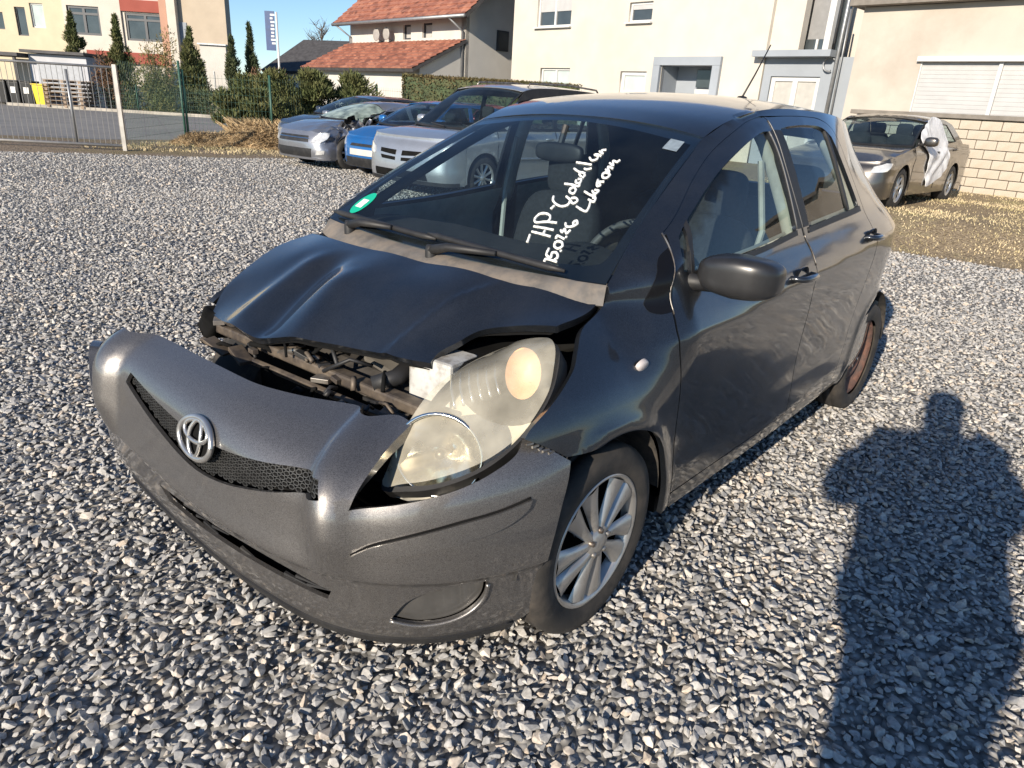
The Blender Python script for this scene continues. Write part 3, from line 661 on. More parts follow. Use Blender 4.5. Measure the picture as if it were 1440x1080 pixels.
# wing mirrors
def superell(c,r,n1=.8,n2=.8,nu=28,nv=18):
    v=[];f=[]
    sg=lambda w,m: math.copysign(abs(w)**m,w)
    for i in range(nv+1):
        ph=-math.pi/2+math.pi*i/nv
        for j in range(nu):
            th=2*math.pi*j/nu
            v.append((c[0]+r[0]*sg(math.cos(ph),n1)*sg(math.cos(th),n2),c[1]+r[1]*sg(math.cos(ph),n1)*sg(math.sin(th),n2),c[2]+r[2]*sg(math.sin(ph),n1)))
    for i in range(nv):
        for j in range(nu): f.append((i*nu+j,i*nu+(j+1)%nu,(i+1)*nu+(j+1)%nu,(i+1)*nu+j))
    return v,f
for s_,par in ((1,fd),):
    v,f=superell((0,0,0),(.064,.114,.062),.52,.48,44,30)
    v=np.array(v)
    t=np.clip(v[:,1]/.114,-1,1)
    v[:,0]*=1-.12*t; v[:,2]*=(1.0-.10*np.abs(t)-.10*(t<0)*(-t)); v[:,0]=np.where(v[:,0]<-.03,-.03-(v[:,0]+.03)*-.15,v[:,0]); v[:,0]-=.03*np.clip(t,0,1)**2+.02*np.clip(-t,0,1)**2*0
    v=v+np.array([-.462,.895,1.018])
    mo=mesh_obj('wing_mirror',v*np.array([1,s_,1]),f if s_>0 else [q[::-1] for q in f],mat('satin_black_mirror',(.02,.02,.021),rough=.34,coat=.25,coat_rough=.2,var=.15,scale=30),par)
    MB().tube([(-.395,s_*.735,.985),(-.42,s_*.79,.985),(-.45,s_*.83,.99)],[.03,.024,.03],12).build('mirror_arm',M_BLACK,mo,smooth=True)
    v,f=superell((-.488,s_*.895,1.012),(.004,.098,.054),.5,.5,28,12); mesh_obj('mirror_glass',v,f,M_CHROME,mo)
# roof
def rm(x,v): return roof_map(x,v)
ro=[(-.845-.006*(1-v*v),v) for v in np.linspace(-1,1,21)]
ro=np.array(ro+[(-2.74,v) for v in np.linspace(1,-1,21)])
rf=panel('roof',outline(*[[tuple(ro[i]),tuple(ro[(i+1)%len(ro)])] for i in range(len(ro))]),rm,M_PAINT,car,step=.06,flip=False,flange=.015)
ab=MB().lathe([(.0001,.03),(.018,.026),(.03,.01),(.034,0)],16,'Z').build('antenna_base',M_BLACK,rf,smooth=True); ab.location=(-2.22,0,float(ROOF_ZC(-2.22))-.002); ab.scale=(1.7,1,1)
MB().tube([(-2.225,0,1.55),(-2.33,0,1.66),(-2.46,0,1.81)],[.005,.004,.003],8).build('antenna_mast',M_BLACK,rf,smooth=True)
# windscreen and its furniture
def rect_outline(u0,u1,v0,v1,rc=0.0):
    L=[]
    for (a,b),(c,d) in (((u0,v0),(u1,v0)),((u1,v0),(u1,v1)),((u1,v1),(u0,v1)),((u0,v1),(u0,v0))):
        for t in np.linspace(0,1,13)[:-1]: L.append((a+(c-a)*t,b+(d-b)*t))
    return np.array(L)
ws=panel('windscreen',rect_outline(-1,1,0,1),screen_map(0),M_WSGLASS,car,step=.09,flip=False,flange=0)
inner=outline([(-.93,.085),(-.5,.055),(0,.045),(.5,.055),(.86,.075)],[(.86,.075),(.925,.10),(.945,.16)],[(.945,.16),(.955,.5),(.955,.92)],[(.955,.92),(0,.955),(-.955,.92)],[(-.955,.92),(-.955,.5),(-.945,.15)],[(-.945,.15),(-.93,.085)])
panel('screen_border',rect_outline(-1,1,0,1),screen_map(-.004),M_BLKGLASS,ws,holes=[inner],step=.05,flip=False,flange=0)
hw=[[(0.496, 0.133), (0.488, 0.153), (0.479, 0.171)], [(0.477, 0.188), (0.535, 0.185), (0.596, 0.18)], [(0.465, 0.215), (0.523, 0.216), (0.586, 0.215)], [(0.548, 0.18), (0.542, 0.206)], [(0.574, 0.254), (0.51, 0.249), (0.454, 0.238), (0.436, 0.256), (0.44, 0.282), (0.472, 0.292), (0.509, 0.282), (0.522, 0.261), (0.515, 0.248)], [(0.48, 0.32), (0.484, 0.342)], [(0.434, 0.391), (0.45, 0.369), (0.493, 0.349), (0.532, 0.345), (0.555, 0.359), (0.548, 0.385), (0.507, 0.403), (0.538, 0.391), (0.58, 0.371), (0.591, 0.388), (0.568, 0.404), (0.543, 0.397)], [(0.49, 0.452), (0.502, 0.433), (0.534, 0.426), (0.53, 0.449), (0.5, 0.462), (0.494, 0.448)], [(0.432, 0.474), (0.474, 0.476), (0.528, 0.475), (0.52, 0.49)], [(0.481, 0.507), (0.491, 0.493), (0.516, 0.494), (0.507, 0.517), (0.486, 0.516)], [(0.492, 0.534), (0.467, 0.547), (0.472, 0.562), (0.506, 0.545), (0.505, 0.528)], [(0.403, 0.576), (0.451, 0.561), (0.498, 0.558)], [(0.466, 0.587), (0.48, 0.584), (0.507, 0.597)], [(0.378, 0.619), (0.435, 0.62), (0.486, 0.62)], [(0.43, 0.665), (0.462, 0.649), (0.484, 0.663), (0.474, 0.683), (0.444, 0.69), (0.461, 0.696), (0.491, 0.689)], [(0.451, 0.72), (0.486, 0.707), (0.46, 0.729), (0.483, 0.739)], [(0.661, 0.049), (0.652, 0.069), (0.718, 0.066)], [(0.632, 0.122), (0.643, 0.09), (0.673, 0.083), (0.664, 0.104), (0.682, 0.109), (0.706, 0.088), (0.7, 0.073)], [(0.699, 0.121), (0.703, 0.119)], [(0.641, 0.157), (0.652, 0.137), (0.68, 0.129), (0.691, 0.144), (0.674, 0.162), (0.651, 0.163), (0.643, 0.155)], [(0.632, 0.175), (0.626, 0.189), (0.676, 0.18)], [(0.677, 0.192), (0.681, 0.19)], [(0.625, 0.22), (0.639, 0.211), (0.639, 0.231), (0.666, 0.209), (0.674, 0.228)], [(0.622, 0.26), (0.638, 0.244), (0.671, 0.25), (0.685, 0.268), (0.67, 0.282), (0.66, 0.271), (0.669, 0.259)], [(0.611, 0.357), (0.682, 0.341), (0.682, 0.36), (0.661, 0.406)], [(0.645, 0.408), (0.683, 0.4), (0.676, 0.424), (0.659, 0.421)], [(0.587, 0.449), (0.632, 0.436), (0.671, 0.431)], [(0.627, 0.461), (0.655, 0.446), (0.662, 0.468), (0.637, 0.469)], [(0.605, 0.533), (0.631, 0.494), (0.645, 0.502), (0.621, 0.52), (0.65, 0.528)], [(0.602, 0.575), (0.62, 0.553), (0.645, 0.555), (0.649, 0.576), (0.609, 0.585), (0.604, 0.572)], [(0.597, 0.606), (0.63, 0.592), (0.596, 0.627), (0.634, 0.62)], [(0.586, 0.652), (0.618, 0.64), (0.594, 0.672), (0.622, 0.669), (0.629, 0.683)]]
HM=screen_map(.0015)
for st in hw:
    g=MB(); c=crom(st,5) if len(st)>2 else [np.array(st[0])+(np.array(st[1])-np.array(st[0]))*t for t in np.linspace(0,1,4)]
    P=HM(np.array([q[0] for q in c]),np.array([q[1] for q in c])); g.tube([tuple(p) for p in P],[.0042*(0.85+.3*random.Random(i).random()) for i in range(len(P))],6)
    g.build('handwriting_stroke',M_MARK,ws,smooth=True)
def sticker(par,u0,v0,r_,m,nm,sq=False):
    ring=[(u0+r_*math.cos(a)*1.0,v0+r_*1.25*math.sin(a)) for a in np.linspace(0,2*math.pi,24,endpoint=False)]
    if sq: ring=[(u0-r_,v0-r_*.9),(u0+r_,v0-r_*.9),(u0+r_,v0+r_*.9),(u0-r_,v0+r_*.9)]
    return panel(nm,np.array(ring),screen_map(.0015 if nm!='badge_number' else .003),m,par,step=.03,flip=False,flange=0)
st_=sticker(ws,-.862,.145,.062,M_GREEN,'environment_badge'); sticker(st_,-.862,.14,.032,M_WHITEP,'badge_number',True)
sticker(ws,.862,.875,.05,mat('faded_sticker',(.22,.27,.31),rough=.5,var=.2,scale=60),'sticker',True)
# cowl
def cowl_map(u,v):
    u=np.asarray(u,float); v=np.asarray(v,float); q=1-u*u
    a=np.stack([-.075+.062*q-.045*np.abs(u)**6,.665*u,.935+.002*q],-1); b=screen_map(-.006)(u,-.0*v+.012)
    w=v[...,None]; return a+(b-a)*w+np.array([0,0,1.])*(.008*np.sin(v*math.pi*1.0))[...,None]
cw=panel('cowl_panel',rect_outline(-1,1,0,1),cowl_map,M_COWL,car,step=.06,flip=False,flange=.02)
# wipers: arm, joint and blade lying along the base of the screen
def wiper(pivot,mid,tip0,tip1):
    SM=screen_map(.012)
    P=lambda q,dz=0: tuple(SM(np.array([q[0]]),np.array([q[1]]))[0]+np.array([.2*dz,0,dz]))
    w=MB(); w.tube([P(pivot,.012),P((pivot[0]*.7+mid[0]*.3,pivot[1]*.7+mid[1]*.3),.028),P(mid,.022)],[.017,.014,.009],8)
    w.lathe([(.0001,.03),(.016,.028),(.02,.012),(.02,-.02)],14,'Z',P(pivot,.0))
    root=w.build('wiper',M_BLACK,car,smooth=True)
    b=MB(); n=12
    b.tube([P((tip0[0]+(tip1[0]-tip0[0])*t,tip0[1]+(tip1[1]-tip0[1])*t),.004+.006*math.sin(t*math.pi)) for t in np.linspace(0,1,n)],[.005]+[.011]*(n-2)+[.005],6)
    b.build('wiper_blade',M_BLACK,root,smooth=True)
wiper((.02,-.02),(.42,.012),(-.10,.062),(.80,.012)); wiper((-.70,-.02),(-.35,.022),(-.97,.03),(-.02,.045))

# bonnet, buckled
hood_out=outline([(.37,-.63),(.405,-.45),(.41,-.28),(.378,-.1),(.337,.01),(.312,.13),(.30,.24),(.29,.33),(.275,.395)],
  [(.275,.395),(.235,.385),(.18,.398),(.12,.42),(.09,.45),(.07,.51),(.058,.575),(.042,.632)],[(.042,.632),(-.02,.645),(-.097,.648),(-.128,.644)],
  [(-.128,.644),(-.08,.5),(-.035,.32),(-.005,.06),(-.005,-.2),(-.03,-.45),(-.07,-.66)],[(-.07,-.66),(.05,-.70),(.2,-.69),(.3,-.67),(.37,-.63)])
hd=panel('bonnet',hood_out,hood_map(),M_PAINT,car,step=.018,flip=False,flange=.022,label='buckled dark grey bonnet pushed up at the front')
panel('bonnet_inner',hood_out*.97,lambda x,y:hood_map(-.03)(x,y),M_DARK,hd,step=.05,flip=True,flange=0)

# front bumper
bump_out=outline([(-.62,.693),(-.412,.690),(-.069,.692),(.195,.691),(.409,.692),(.60,.690),(.69,.690)],
  [(.69,.690),(.62,.655),(.582,.605),(.566,.558)],[(.566,.558),(.66,.572),(.816,.607),(.91,.638),(.985,.668),(1.022,.695)],
  [(1.022,.695),(1.08,.665),(1.135,.628)],[(1.135,.628),(1.105,.545),(1.075,.45),(1.062,.36),(1.06,.27),(1.062,.20)],
  [(1.062,.20),(1.02,.17),(.87,.155),(.67,.16),(.47,.165),(.1,.17),(-.3,.175),(-.7,.19),(-.95,.215),(-1.08,.25)],
  [(-1.08,.25),(-1.12,.36),(-1.11,.46),(-1.08,.53)],[(-1.08,.53),(-.98,.575),(-.90,.575)],[(-.90,.575),(-.84,.50),(-.80,.46)],[(-.80,.46),(-.745,.55),(-.70,.64),(-.66,.698)],[(-.66,.698),(-.62,.693)])
grille_h=outline([(-.50,.572),(-.40,.545),(-.273,.510),(-.12,.480),(0,.470),(.12,.480),(.28,.515),(.40,.550),(.50,.578)],[(.50,.578),(.482,.612)],[(.482,.612),(.36,.598),(.25,.583),(.12,.570),(0,.566),(-.12,.570),(-.25,.580),(-.38,.594),(-.485,.605)],[(-.485,.605),(-.50,.572)])
low_h=outline([(-.30,.300),(-.1,.318),(.06,.330),(.193,.338),(.376,.330),(.50,.302)],[(.50,.302),(.49,.268)],[(.485,.272),(.356,.283),(.152,.280),(-.1,.268),(-.25,.262)],[(-.25,.262),(-.26,.300)])
fog_h=outline([(.655,.238),(.70,.300),(.766,.335),(.84,.347),(.905,.347)],[(.905,.347),(.90,.30),(.875,.265),(.825,.236),(.732,.222),(.655,.238)])
bp=panel('front_bumper',bump_out,bump_map(),M_PAINT_LIT,car,holes=[grille_h,low_h,fog_h],step=.017,flip=False,flange=.03,hole_flange=.012,label='detached dark grey front bumper hanging off on one side')
def scale_o(L,k):
    L=np.asarray(L); c=L.mean(0); return c+(L-c)*k
panel('fog_lamp_cover',scale_o(fog_h,.95),bump_map(-.016),mat('grey_fog_cover',(.075,.072,.068),rough=.3,coat=.6,var=.15,scale=20),bp,step=.02,flange=.0)
P_=bump_map(.003)(fog_h[:,0],fog_h[:,1]); k_=len(P_)//2; MB().tube([tuple(p) for p in P_[k_-2:]]+[tuple(P_[0])],.006,8).build('fog_trim',M_PAINT_LIT,bp,smooth=True)
strip_o=outline([(.575,.449),(.62,.476),(.682,.498),(.813,.533),(.916,.551),(1.0,.570)],[(1.0,.570),(.99,.548),(.96,.527),(.916,.508),(.78,.477),(.649,.449)],[(.649,.449),(.60,.440),(.575,.449)])
panel('bumper_strip',strip_o,bump_map(.012),M_PAINT_LIT,bp,step=.02,flange=.016)
P_=bump_map(.001)(np.append(strip_o[:,0],strip_o[0,0]),np.append(strip_o[:,1],strip_o[0,1])); MB().tube([tuple(p) for p in P_],.0035,6,cap=False).build('strip_gap',M_DARK,bp,smooth=True)
# honeycomb grille behind the V opening
panel('grille_back',scale_o(grille_h,1.03),bump_map(-.045),M_DARK,bp,step=.04,flange=0)
gm=MB(); cell=.020; GMAP=bump_map(-.018)
ys=np.arange(.46,.63,cell*.62)
for j,z0 in enumerate(ys):
    for s0 in np.arange(-.52,.52,cell*1.25):
        sc=s0+(cell*.62 if j%2 else 0)
        ring=np.array([(sc+.62*cell*math.cos(a),z0+.36*cell*math.sin(a)) for a in np.linspace(0,2*math.pi,6,endpoint=False)])
        if not inside(scale_o(grille_h,1.01),np.array([[sc,z0]]))[0]: continue
        P=GMAP(ring[:,0],ring[:,1]); Pi=GMAP(sc+(ring[:,0]-sc)*.72,z0+(ring[:,1]-z0)*.60); Pb=bump_map(-.030)(sc+(ring[:,0]-sc)*.68,z0+(ring[:,1]-z0)*.56)
        v=[tuple(p) for p in P]+[tuple(p) for p in Pi]+[tuple(p) for p in Pb]
        f=[(i,(i+1)%6,6+(i+1)%6,6+i) for i in range(6)]+[(6+i,6+(i+1)%6,12+(i+1)%6,12+i) for i in range(6)]
        gm.add(v,f)
go=gm.build('grille_mesh',mat('grille_plastic',(.035,.035,.034),rough=.5,var=.3,scale=20),bp); go['kind']='stuff'
panel('bumper_liner',rect_outline(-.72,.98,.19,.52),bump_map(-.045),M_DARK,bp,step=.06,flange=0); panel('bumper_liner',rect_outline(-.62,.55,.50,.64),bump_map(-.048),M_DARK,bp,step=.06,flange=0)  # added dark sheets: close the openings and stand in for their shade
br=random.Random(4)
for k in range(9):
    g=MB(); s0=-.2+.7*br.random(); z0=.285+.02*br.random(); P=bump_map(-.012)(np.array([s0,s0+.05+.05*br.random()]),np.array([z0,z0+br.uniform(-.015,.015)])); g.tube([tuple(P[0]),tuple(P[1])],[.006,.002],5); g.build('broken_slat',M_BLACK,bp)
panel('lower_lip',outline([(1.0,.175),(.7,.168),(.3,.178),(-.2,.185),(-.6,.2)],[(-.6,.2),(-.6,.172)],[(-.6,.172),(-.2,.155),(.3,.148),(.7,.140),(1.0,.148)],[(1.0,.148),(1.0,.175)]),bump_map(.006),M_BLACK,bp,step=.04,flange=.03)
# emblem: oval ring with two crossing inner ovals
EM=bump_map(.010)
def oval(cs,cz,a,b,n=40,rot=0): return [(cs+a*math.cos(t)*math.cos(rot)-b*math.sin(t)*math.sin(rot),cz+a*math.cos(t)*math.sin(rot)+b*math.sin(t)*math.cos(rot)) for t in np.linspace(0,2*math.pi,n+1)]
g=MB()
for ov,rr in ((oval(-.008,.563,.083,.052),.0085),(oval(-.008,.563,.030,.049),.0062),(oval(-.008,.583,.058,.026),.0062)):
    P=EM(np.array([q[0] for q in ov]),np.array([q[1] for q in ov])); g.tube([tuple(p) for p in P],rr,8,cap=False)
g.build('emblem',mat('satin_silver_emblem',(.60,.585,.56),rough=.3,metal=.85,var=.12,scale=30),bp,smooth=True)
panel('emblem_plate',np.array(oval(-.008,.563,.076,.046)[:-1]),bump_map(.002),M_DARK,bp,step=.03,flange=.02)

# headlamps: lens over a reflector shell (left one in view; right housing broken away, only the left is fitted)
HLP=np.array([(.115,.694,.865),(.06,.615,.852),(.085,.535,.828),(.105,.487,.803),(.20,.462,.775),(.285,.460,.738),(.36,.475,.70),(.45,.488,.622),(.522,.503,.548),
  (.49,.56,.553),(.455,.612,.568),(.40,.672,.602),(.345,.712,.642),(.275,.738,.700),(.20,.742,.775),(.155,.725,.825)])
hc=HLP.mean(0); _,_,Vt=np.linalg.svd(HLP-hc); e3=Vt[2]; e3=e3 if e3[0]>0 else -e3
e1=Vt[0]; e2=np.cross(e3,e1)
uv=np.stack([(HLP-hc)@e1,(HLP-hc)@e2],1); hh=(HLP-hc)@e3
hin=np.array([(0,0),(.1,0),(-.1,0),(.0,.05),(0,-.05)]); 
def lamp_map(bulge,off=0.0):
    t=TPS(uv,hh,1e-5)
    scl=np.abs(uv).max(0)
    def f(u,v):
        u=np.asarray(u,float); v=np.asarray(v,float)
        q=np.clip(1-(u/(scl[0]*1.0))**2-(v/(scl[1]*1.0))**2,0,1)
        hgt=t(u.ravel(),v.ravel()).reshape(u.shape)+bulge*np.sqrt(q+.02)+off
        return hc+u[...,None]*e1+v[...,None]*e2+hgt[...,None]*e3
    return f
ring=np.array(crom(uv,6,closed=True))
hl=panel('headlamp',ring,lamp_map(.045),M_LENS,car,step=.02,flip=False,flange=.0,label='cloudy yellowed headlamp, left in place beside the loose bumper')
CEN=ring.mean(0)
panel('lamp_housing',CEN+(ring-CEN)*1.0,lamp_map(-.10,-.03),mat('pale_lamp_housing',(.74,.71,.62),rough=.4,metal=.0,var=.2,scale=12),hl,step=.03,flange=0)
panel('lamp_rim',CEN+(ring-CEN)*1.03,lamp_map(.0,-.004),M_BLACK,hl,holes=[CEN+(ring-CEN)*.965],step=.02,flange=.05)
def on_lamp(px,py,pz): 
    d=np.array([px,py,pz])-hc; return d@e1,d@e2
def bowl(c,r,depth,name,m,dirv=None,scale=(1,1)):
    c=np.array(c,float); d=np.array(dirv if dirv is not None else (.86,.42,.25)); d/=np.linalg.norm(d)
    a=np.cross(d,[0,0,1.]); a/=np.linalg.norm(a); b=np.cross(a,d)
    v=[];f=[];n=32;rings=9
    for i in range(rings+1):
        t=i/rings; rr=r*math.sqrt(t) if i else .001; h=-depth*(1-t)
        for j in range(n):
            an=2*math.pi*j/n; k=1+(.03*math.sin(an*14) if 2<i<rings else 0)
            v.append(c+a*rr*scale[0]*math.cos(an)*k+b*rr*scale[1]*math.sin(an)*k+d*h)
    for i in range(rings):
        for j in range(n): f.append((i*n+j,i*n+(j+1)%n,(i+1)*n+(j+1)%n,(i+1)*n+j))
    return mesh_obj(name,v,f,m,hl)
lowb=np.array([.405,.575,.620]); highb=np.array([.185,.60,.775])
M_REFL=mat('lamp_reflector',(.78,.76,.70),rough=.13,metal=1,var=.1,scale=25)
bowl(lowb+np.array([.0,0,0]),.112,.09,'reflector_bowl',M_REFL,scale=(1.0,.92)); pass
bowl(highb+np.array([-.02,.03,.02]),.062,.018,'turn_reflector',M_AMBER,(.7,.55,.5),(.75,1.1))
for k_ in range(6):
    a_=highb+np.array([.10,-.06,-.03])*(.25+.2*k_)+np.array([.0,-.02,.0]); MB().tube([tuple(a_+np.array([-.045,-.035,.03])),tuple(a_+np.array([-.01,.0,.008])),tuple(a_+np.array([.02,.045,-.02]))],.004,6).build('reflector_rib',M_REFL,hl,smooth=True)
g=MB(); g.tube([tuple(lowb-np.array([.06,.03,.015])),tuple(lowb-np.array([.0,.0,.0]))],[.016,.012],12); g.build('bulb_shield',M_STEEL,hl,smooth=True)
th=np.linspace(0,2*math.pi,41); dd=np.array([.86,.42,.25]); dd/=np.linalg.norm(dd); aa=np.cross(dd,[0,0,1.]); aa/=np.linalg.norm(aa); bb=np.cross(aa,dd)
MB().tube([tuple(lowb+dd*.006+aa*.113*math.cos(t)+bb*.104*math.sin(t)) for t in th],.005,8,cap=False).build('lamp_ring',M_REFL,hl,smooth=True)

# what shows of the engine bay between bonnet and bumper
eb=empty('engine_bay',parent=car)
def bar(name,pts,r,m,n=8): return MB().tube(pts,r,n).build(name,m,car,smooth=True)
MB().box((.335,-.08,.660),(.05,1.15,.035),rz=R(3),bev=.008).build('radiator_support',M_RADMETAL,car)
MB().box((.385,-.12,.615),(.018,1.00,.022),rz=R(4),ry=R(25),bev=.004).build('radiator_bar',M_RADMETAL,car)
MB().box((.30,.02,.645),(.012,.62,.05),rz=R(-4),bev=.004).build('radiator_bar',M_STEEL,car)
MB().box((.25,-.10,.42),(.05,.95,.40),bev=.01).build('radiator',M_DARK,car)
MB().box((.46,-.05,.47),(.06,1.05,.10),bev=.02).build('crash_beam',M_DARK,car)
MB().box((.20,.37,.705),(.13,.15,.16),rz=R(8),bev=.01).build('battery_box',M_BATT,car)
MB().box((.10,.45,.66),(.10,.13,.14),rz=R(12),bev=.012).build('air_box',mat('pale_grey_box',(.34,.34,.33),rough=.6,var=.2,scale=15),car)
MB().box((.1,-.05,.52),(.35,.85,.30),bev=.04).build('engine_block',mat('dirty_engine',(.05,.045,.04),rough=.8,var=.5,scale=18),car)
MB().box((.13,.13,.690),(.20,.20,.04),rz=R(-10),ry=R(14),bev=.01).build('engine_cover',mat('brown_grey_cover',(.12,.11,.095),rough=.7,var=.3,scale=10),car)
bar('hose',[(.33,.22,.68),(.28,.26,.70),(.20,.24,.72),(.1,.2,.70)],.026,M_BLACK,12)
bar('hose',[(.34,-.30,.69),(.30,-.36,.72),(.2,-.38,.70),(.1,-.3,.66)],.02,M_BLACK,12)
bar('cable',[(.33,.05,.69),(.30,-.02,.73),(.27,-.10,.71),(.22,-.14,.70)],.007,M_BLACK)
bar('cable',[(.36,.02,.67),(.32,.10,.72),(.27,.14,.70)],.006,M_BLACK)
bar('cable',[(.35,-.08,.68),(.31,-.03,.735),(.26,.02,.70)],.006,M_DARK)
bar('latch_stay',[(.36,-.22,.665),(.35,-.14,.69),(.33,-.04,.685)],.009,M_STEEL)
er=random.Random(11)
for k in range(42):
    p=np.array([.36+er.uniform(-.08,.09),er.uniform(-.58,.32),.655+er.uniform(-.04,.04)]); q=p+np.array([er.uniform(-.05,.05),er.uniform(-.09,.09),er.uniform(-.02,.035)])
    if k%3==0: MB().box(tuple(p),(er.uniform(.02,.05),er.uniform(.03,.10),er.uniform(.008,.02)),rz=er.uniform(-.6,.6),rx=er.uniform(-.4,.4),bev=.002).build('bent_bracket',er.choice([M_RADMETAL,M_STEEL,M_BLACK,M_COWL]),car)
    else: bar('loose_wire' if k%3==1 else 'broken_clip',[tuple(p),tuple((p+q)/2+np.array([0,0,.012])),tuple(q)],er.uniform(.004,.009),er.choice([M_RADMETAL,M_BLACK,M_DARK]))
v,f=superell((.355,-.63,.665),(.06,.055,.05),.8,.8,22,16); v=np.array(v); v+=.010*np.sin(v*90+np.roll(v,1,1)*55); mesh_obj('lamp_stub',v,f,M_DARK,car)
bpy.data.objects.remove(eb)
# black housing behind the gap round the lamp
MB().box((.05,.50,.66),(.30,.34,.24),rz=R(18),bev=.03).build('inner_wing',M_DARK,car)
# small torn metal at fender/bumper seam
g=MB()
for k in range(8):
    t=k/7; x=.30-.10*t; z=.695-.06*t; y=float(Ys(x,z)); g.box((x,y+.000,z-.004),(.020,.006,.003+.006*er.random()),rz=er.uniform(-.5,.5),rx=er.uniform(-.8,.8))
g.build('torn_edge',M_STEEL,car)

# wheel arches, floor, rear end
for cx in (0.0,-2.46):
    for s_ in (1,-1):
        g=MB(); n=20; v=[];f=[]
        for i in range(n+1):
            a=R(4+172*i/n); 
            for yy in (.50,.80): v.append((cx+.345*math.cos(a),s_*yy,.305+.345*math.sin(a)))
        for i in range(n): f.append((2*i,2*i+1,2*i+3,2*i+2))
        k=len(v); v+= [(cx,s_*.50,.305)]
        for i in range(n): f.append((2*i,2*i+2,k))
        mesh_obj('wheel_arch_liner',v,f,M_LINER,car)
MB().box((-1.25,0,.24),(3.2,1.30,.06)).build('floor_pan',M_DARK,car)
MB().box((-1.23,.70,.24),(1.7,.16,.06)).build('floor_pan',M_DARK,car); MB().box((-1.23,-.70,.24),(1.7,.16,.06)).build('floor_pan',M_DARK,car)
MB().box((-.16,0,.62),(.03,1.24,.56),ry=R(-6)).build('firewall',M_DARK,car)
def tail_map(u,v):   # u -1..1 across, v 0..1 up
    u=np.asarray(u,float); v=np.asarray(v,float); z=.62+.80*v; xs=np.interp(z,[.62,.80,.95,1.10,1.24,1.42],[-3.01,-3.0,-2.96,-2.90,-2.84,-2.70])
    ye=Ys(xs,np.minimum(z,1.40)); return np.stack([xs-.05*(1-u*u),u*ye,z],-1)
tg_h=outline([(-.82,.58),(0,.58),(.82,.58)],[(.82,.58),(.80,.93)],[(.80,.93),(0,.95),(-.80,.93)],[(-.80,.93),(-.82,.58)])
tg=panel('tailgate',rect_outline(-1,1,0,1),tail_map,M_PAINT,car,holes=[tg_h],step=.08,flip=True,flange=.02)
panel('rear_window',tg_h,lambda u,v:tail_map(u,v)+np.array([.012,0,0]),M_SGLASS,tg,step=.1,flange=0)
_rb=np.array(crom([(-2.70,.762),(-2.80,.722),(-2.90,.665),(-2.98,.585),(-3.035,.44),(-3.06,.2),(-3.065,0),(-3.06,-.2),(-3.035,-.44),(-2.98,-.585),(-2.90,-.665),(-2.80,-.722),(-2.70,-.762)],8))
def rb_map(u,v):
    u=np.asarray(u,float); v=np.asarray(v,float); z=.22+.39*v; t=(1-u)/2*(len(_rb)-1); i=np.arange(len(_rb))
    k=1-.04*(1-v)**2; return np.stack([np.interp(t,i,_rb[:,0]),np.interp(t,i,_rb[:,1])*k,z],-1)
panel('rear_bumper',rect_outline(-1,1,0,1),rb_map,M_PAINT_LIT,car,step=.06,flip=True,flange=.03)
panel('tail_lamp',outline([(-2.80,.92),(-2.87,1.06),(-2.90,1.10)],[(-2.90,1.10),(-2.96,.95),(-3.0,.80)],[(-3.0,.80),(-2.90,.80)],[(-2.90,.80),(-2.80,.92)]),side(.006),mat('red_lamp',(.35,.02,.02),rough=.15,coat=1),car,step=.03,flip=True,flange=.01,mirror=True)
MB().box((-2.76,.66,.27),(.02,.16,.20),rx=R(6)).build('mud_flap',M_BLACK,car)
# roof lining and inner pillars
panel('headliner',rect_outline(-2.6,-.9,-.93,.93),lambda x,v:roof_map(x,v)-np.array([0,0,.035]),M_HEADLINER,car,step=.12,flange=0)
for s_ in (1,-1):
    def inn(L,nm,m,o_=.055,r_=.03): 
        g=MB(); pts=[(x,s_*(float(Ys(x,z))-o_),z) for x,z in crom(L,4)]; g.tube(pts,r_,8); g.build(nm,m,car,smooth=True)
    inn([(-.36,1.02),(-.66,1.19),(-.92,1.325),(-1.08,1.385)],'pillar_lining',M_DASH,.085,.022); inn([(-1.20,1.42),(-1.235,1.2),(-1.275,1.0)],'pillar_lining',M_TRIM)
    inn([(-1.80,1.41),(-1.99,1.2),(-2.06,1.05)],'pillar_lining',M_TRIM)
    def card(o_,nm,m): panel(nm,o_,lambda x,z:(side(-.055)(x,z))*np.array([1,s_,1.]),m,car,step=.07,flip=s_>0,flange=.0)
    card(outline([(-.42,1.0),(-.85,1.022),(-1.22,1.055)],[(-1.22,1.055),(-1.25,.33)],[(-1.25,.33),(-.45,.33)],[(-.45,.33),(-.42,1.0)]),'door_card',M_TRIM)
    card(outline([(-1.33,1.06),(-1.6,1.08),(-1.93,1.10)],[(-1.93,1.10),(-1.93,.45)],[(-1.93,.45),(-1.37,.33)],[(-1.37,.33),(-1.33,1.06)]),'door_card',M_TRIM)
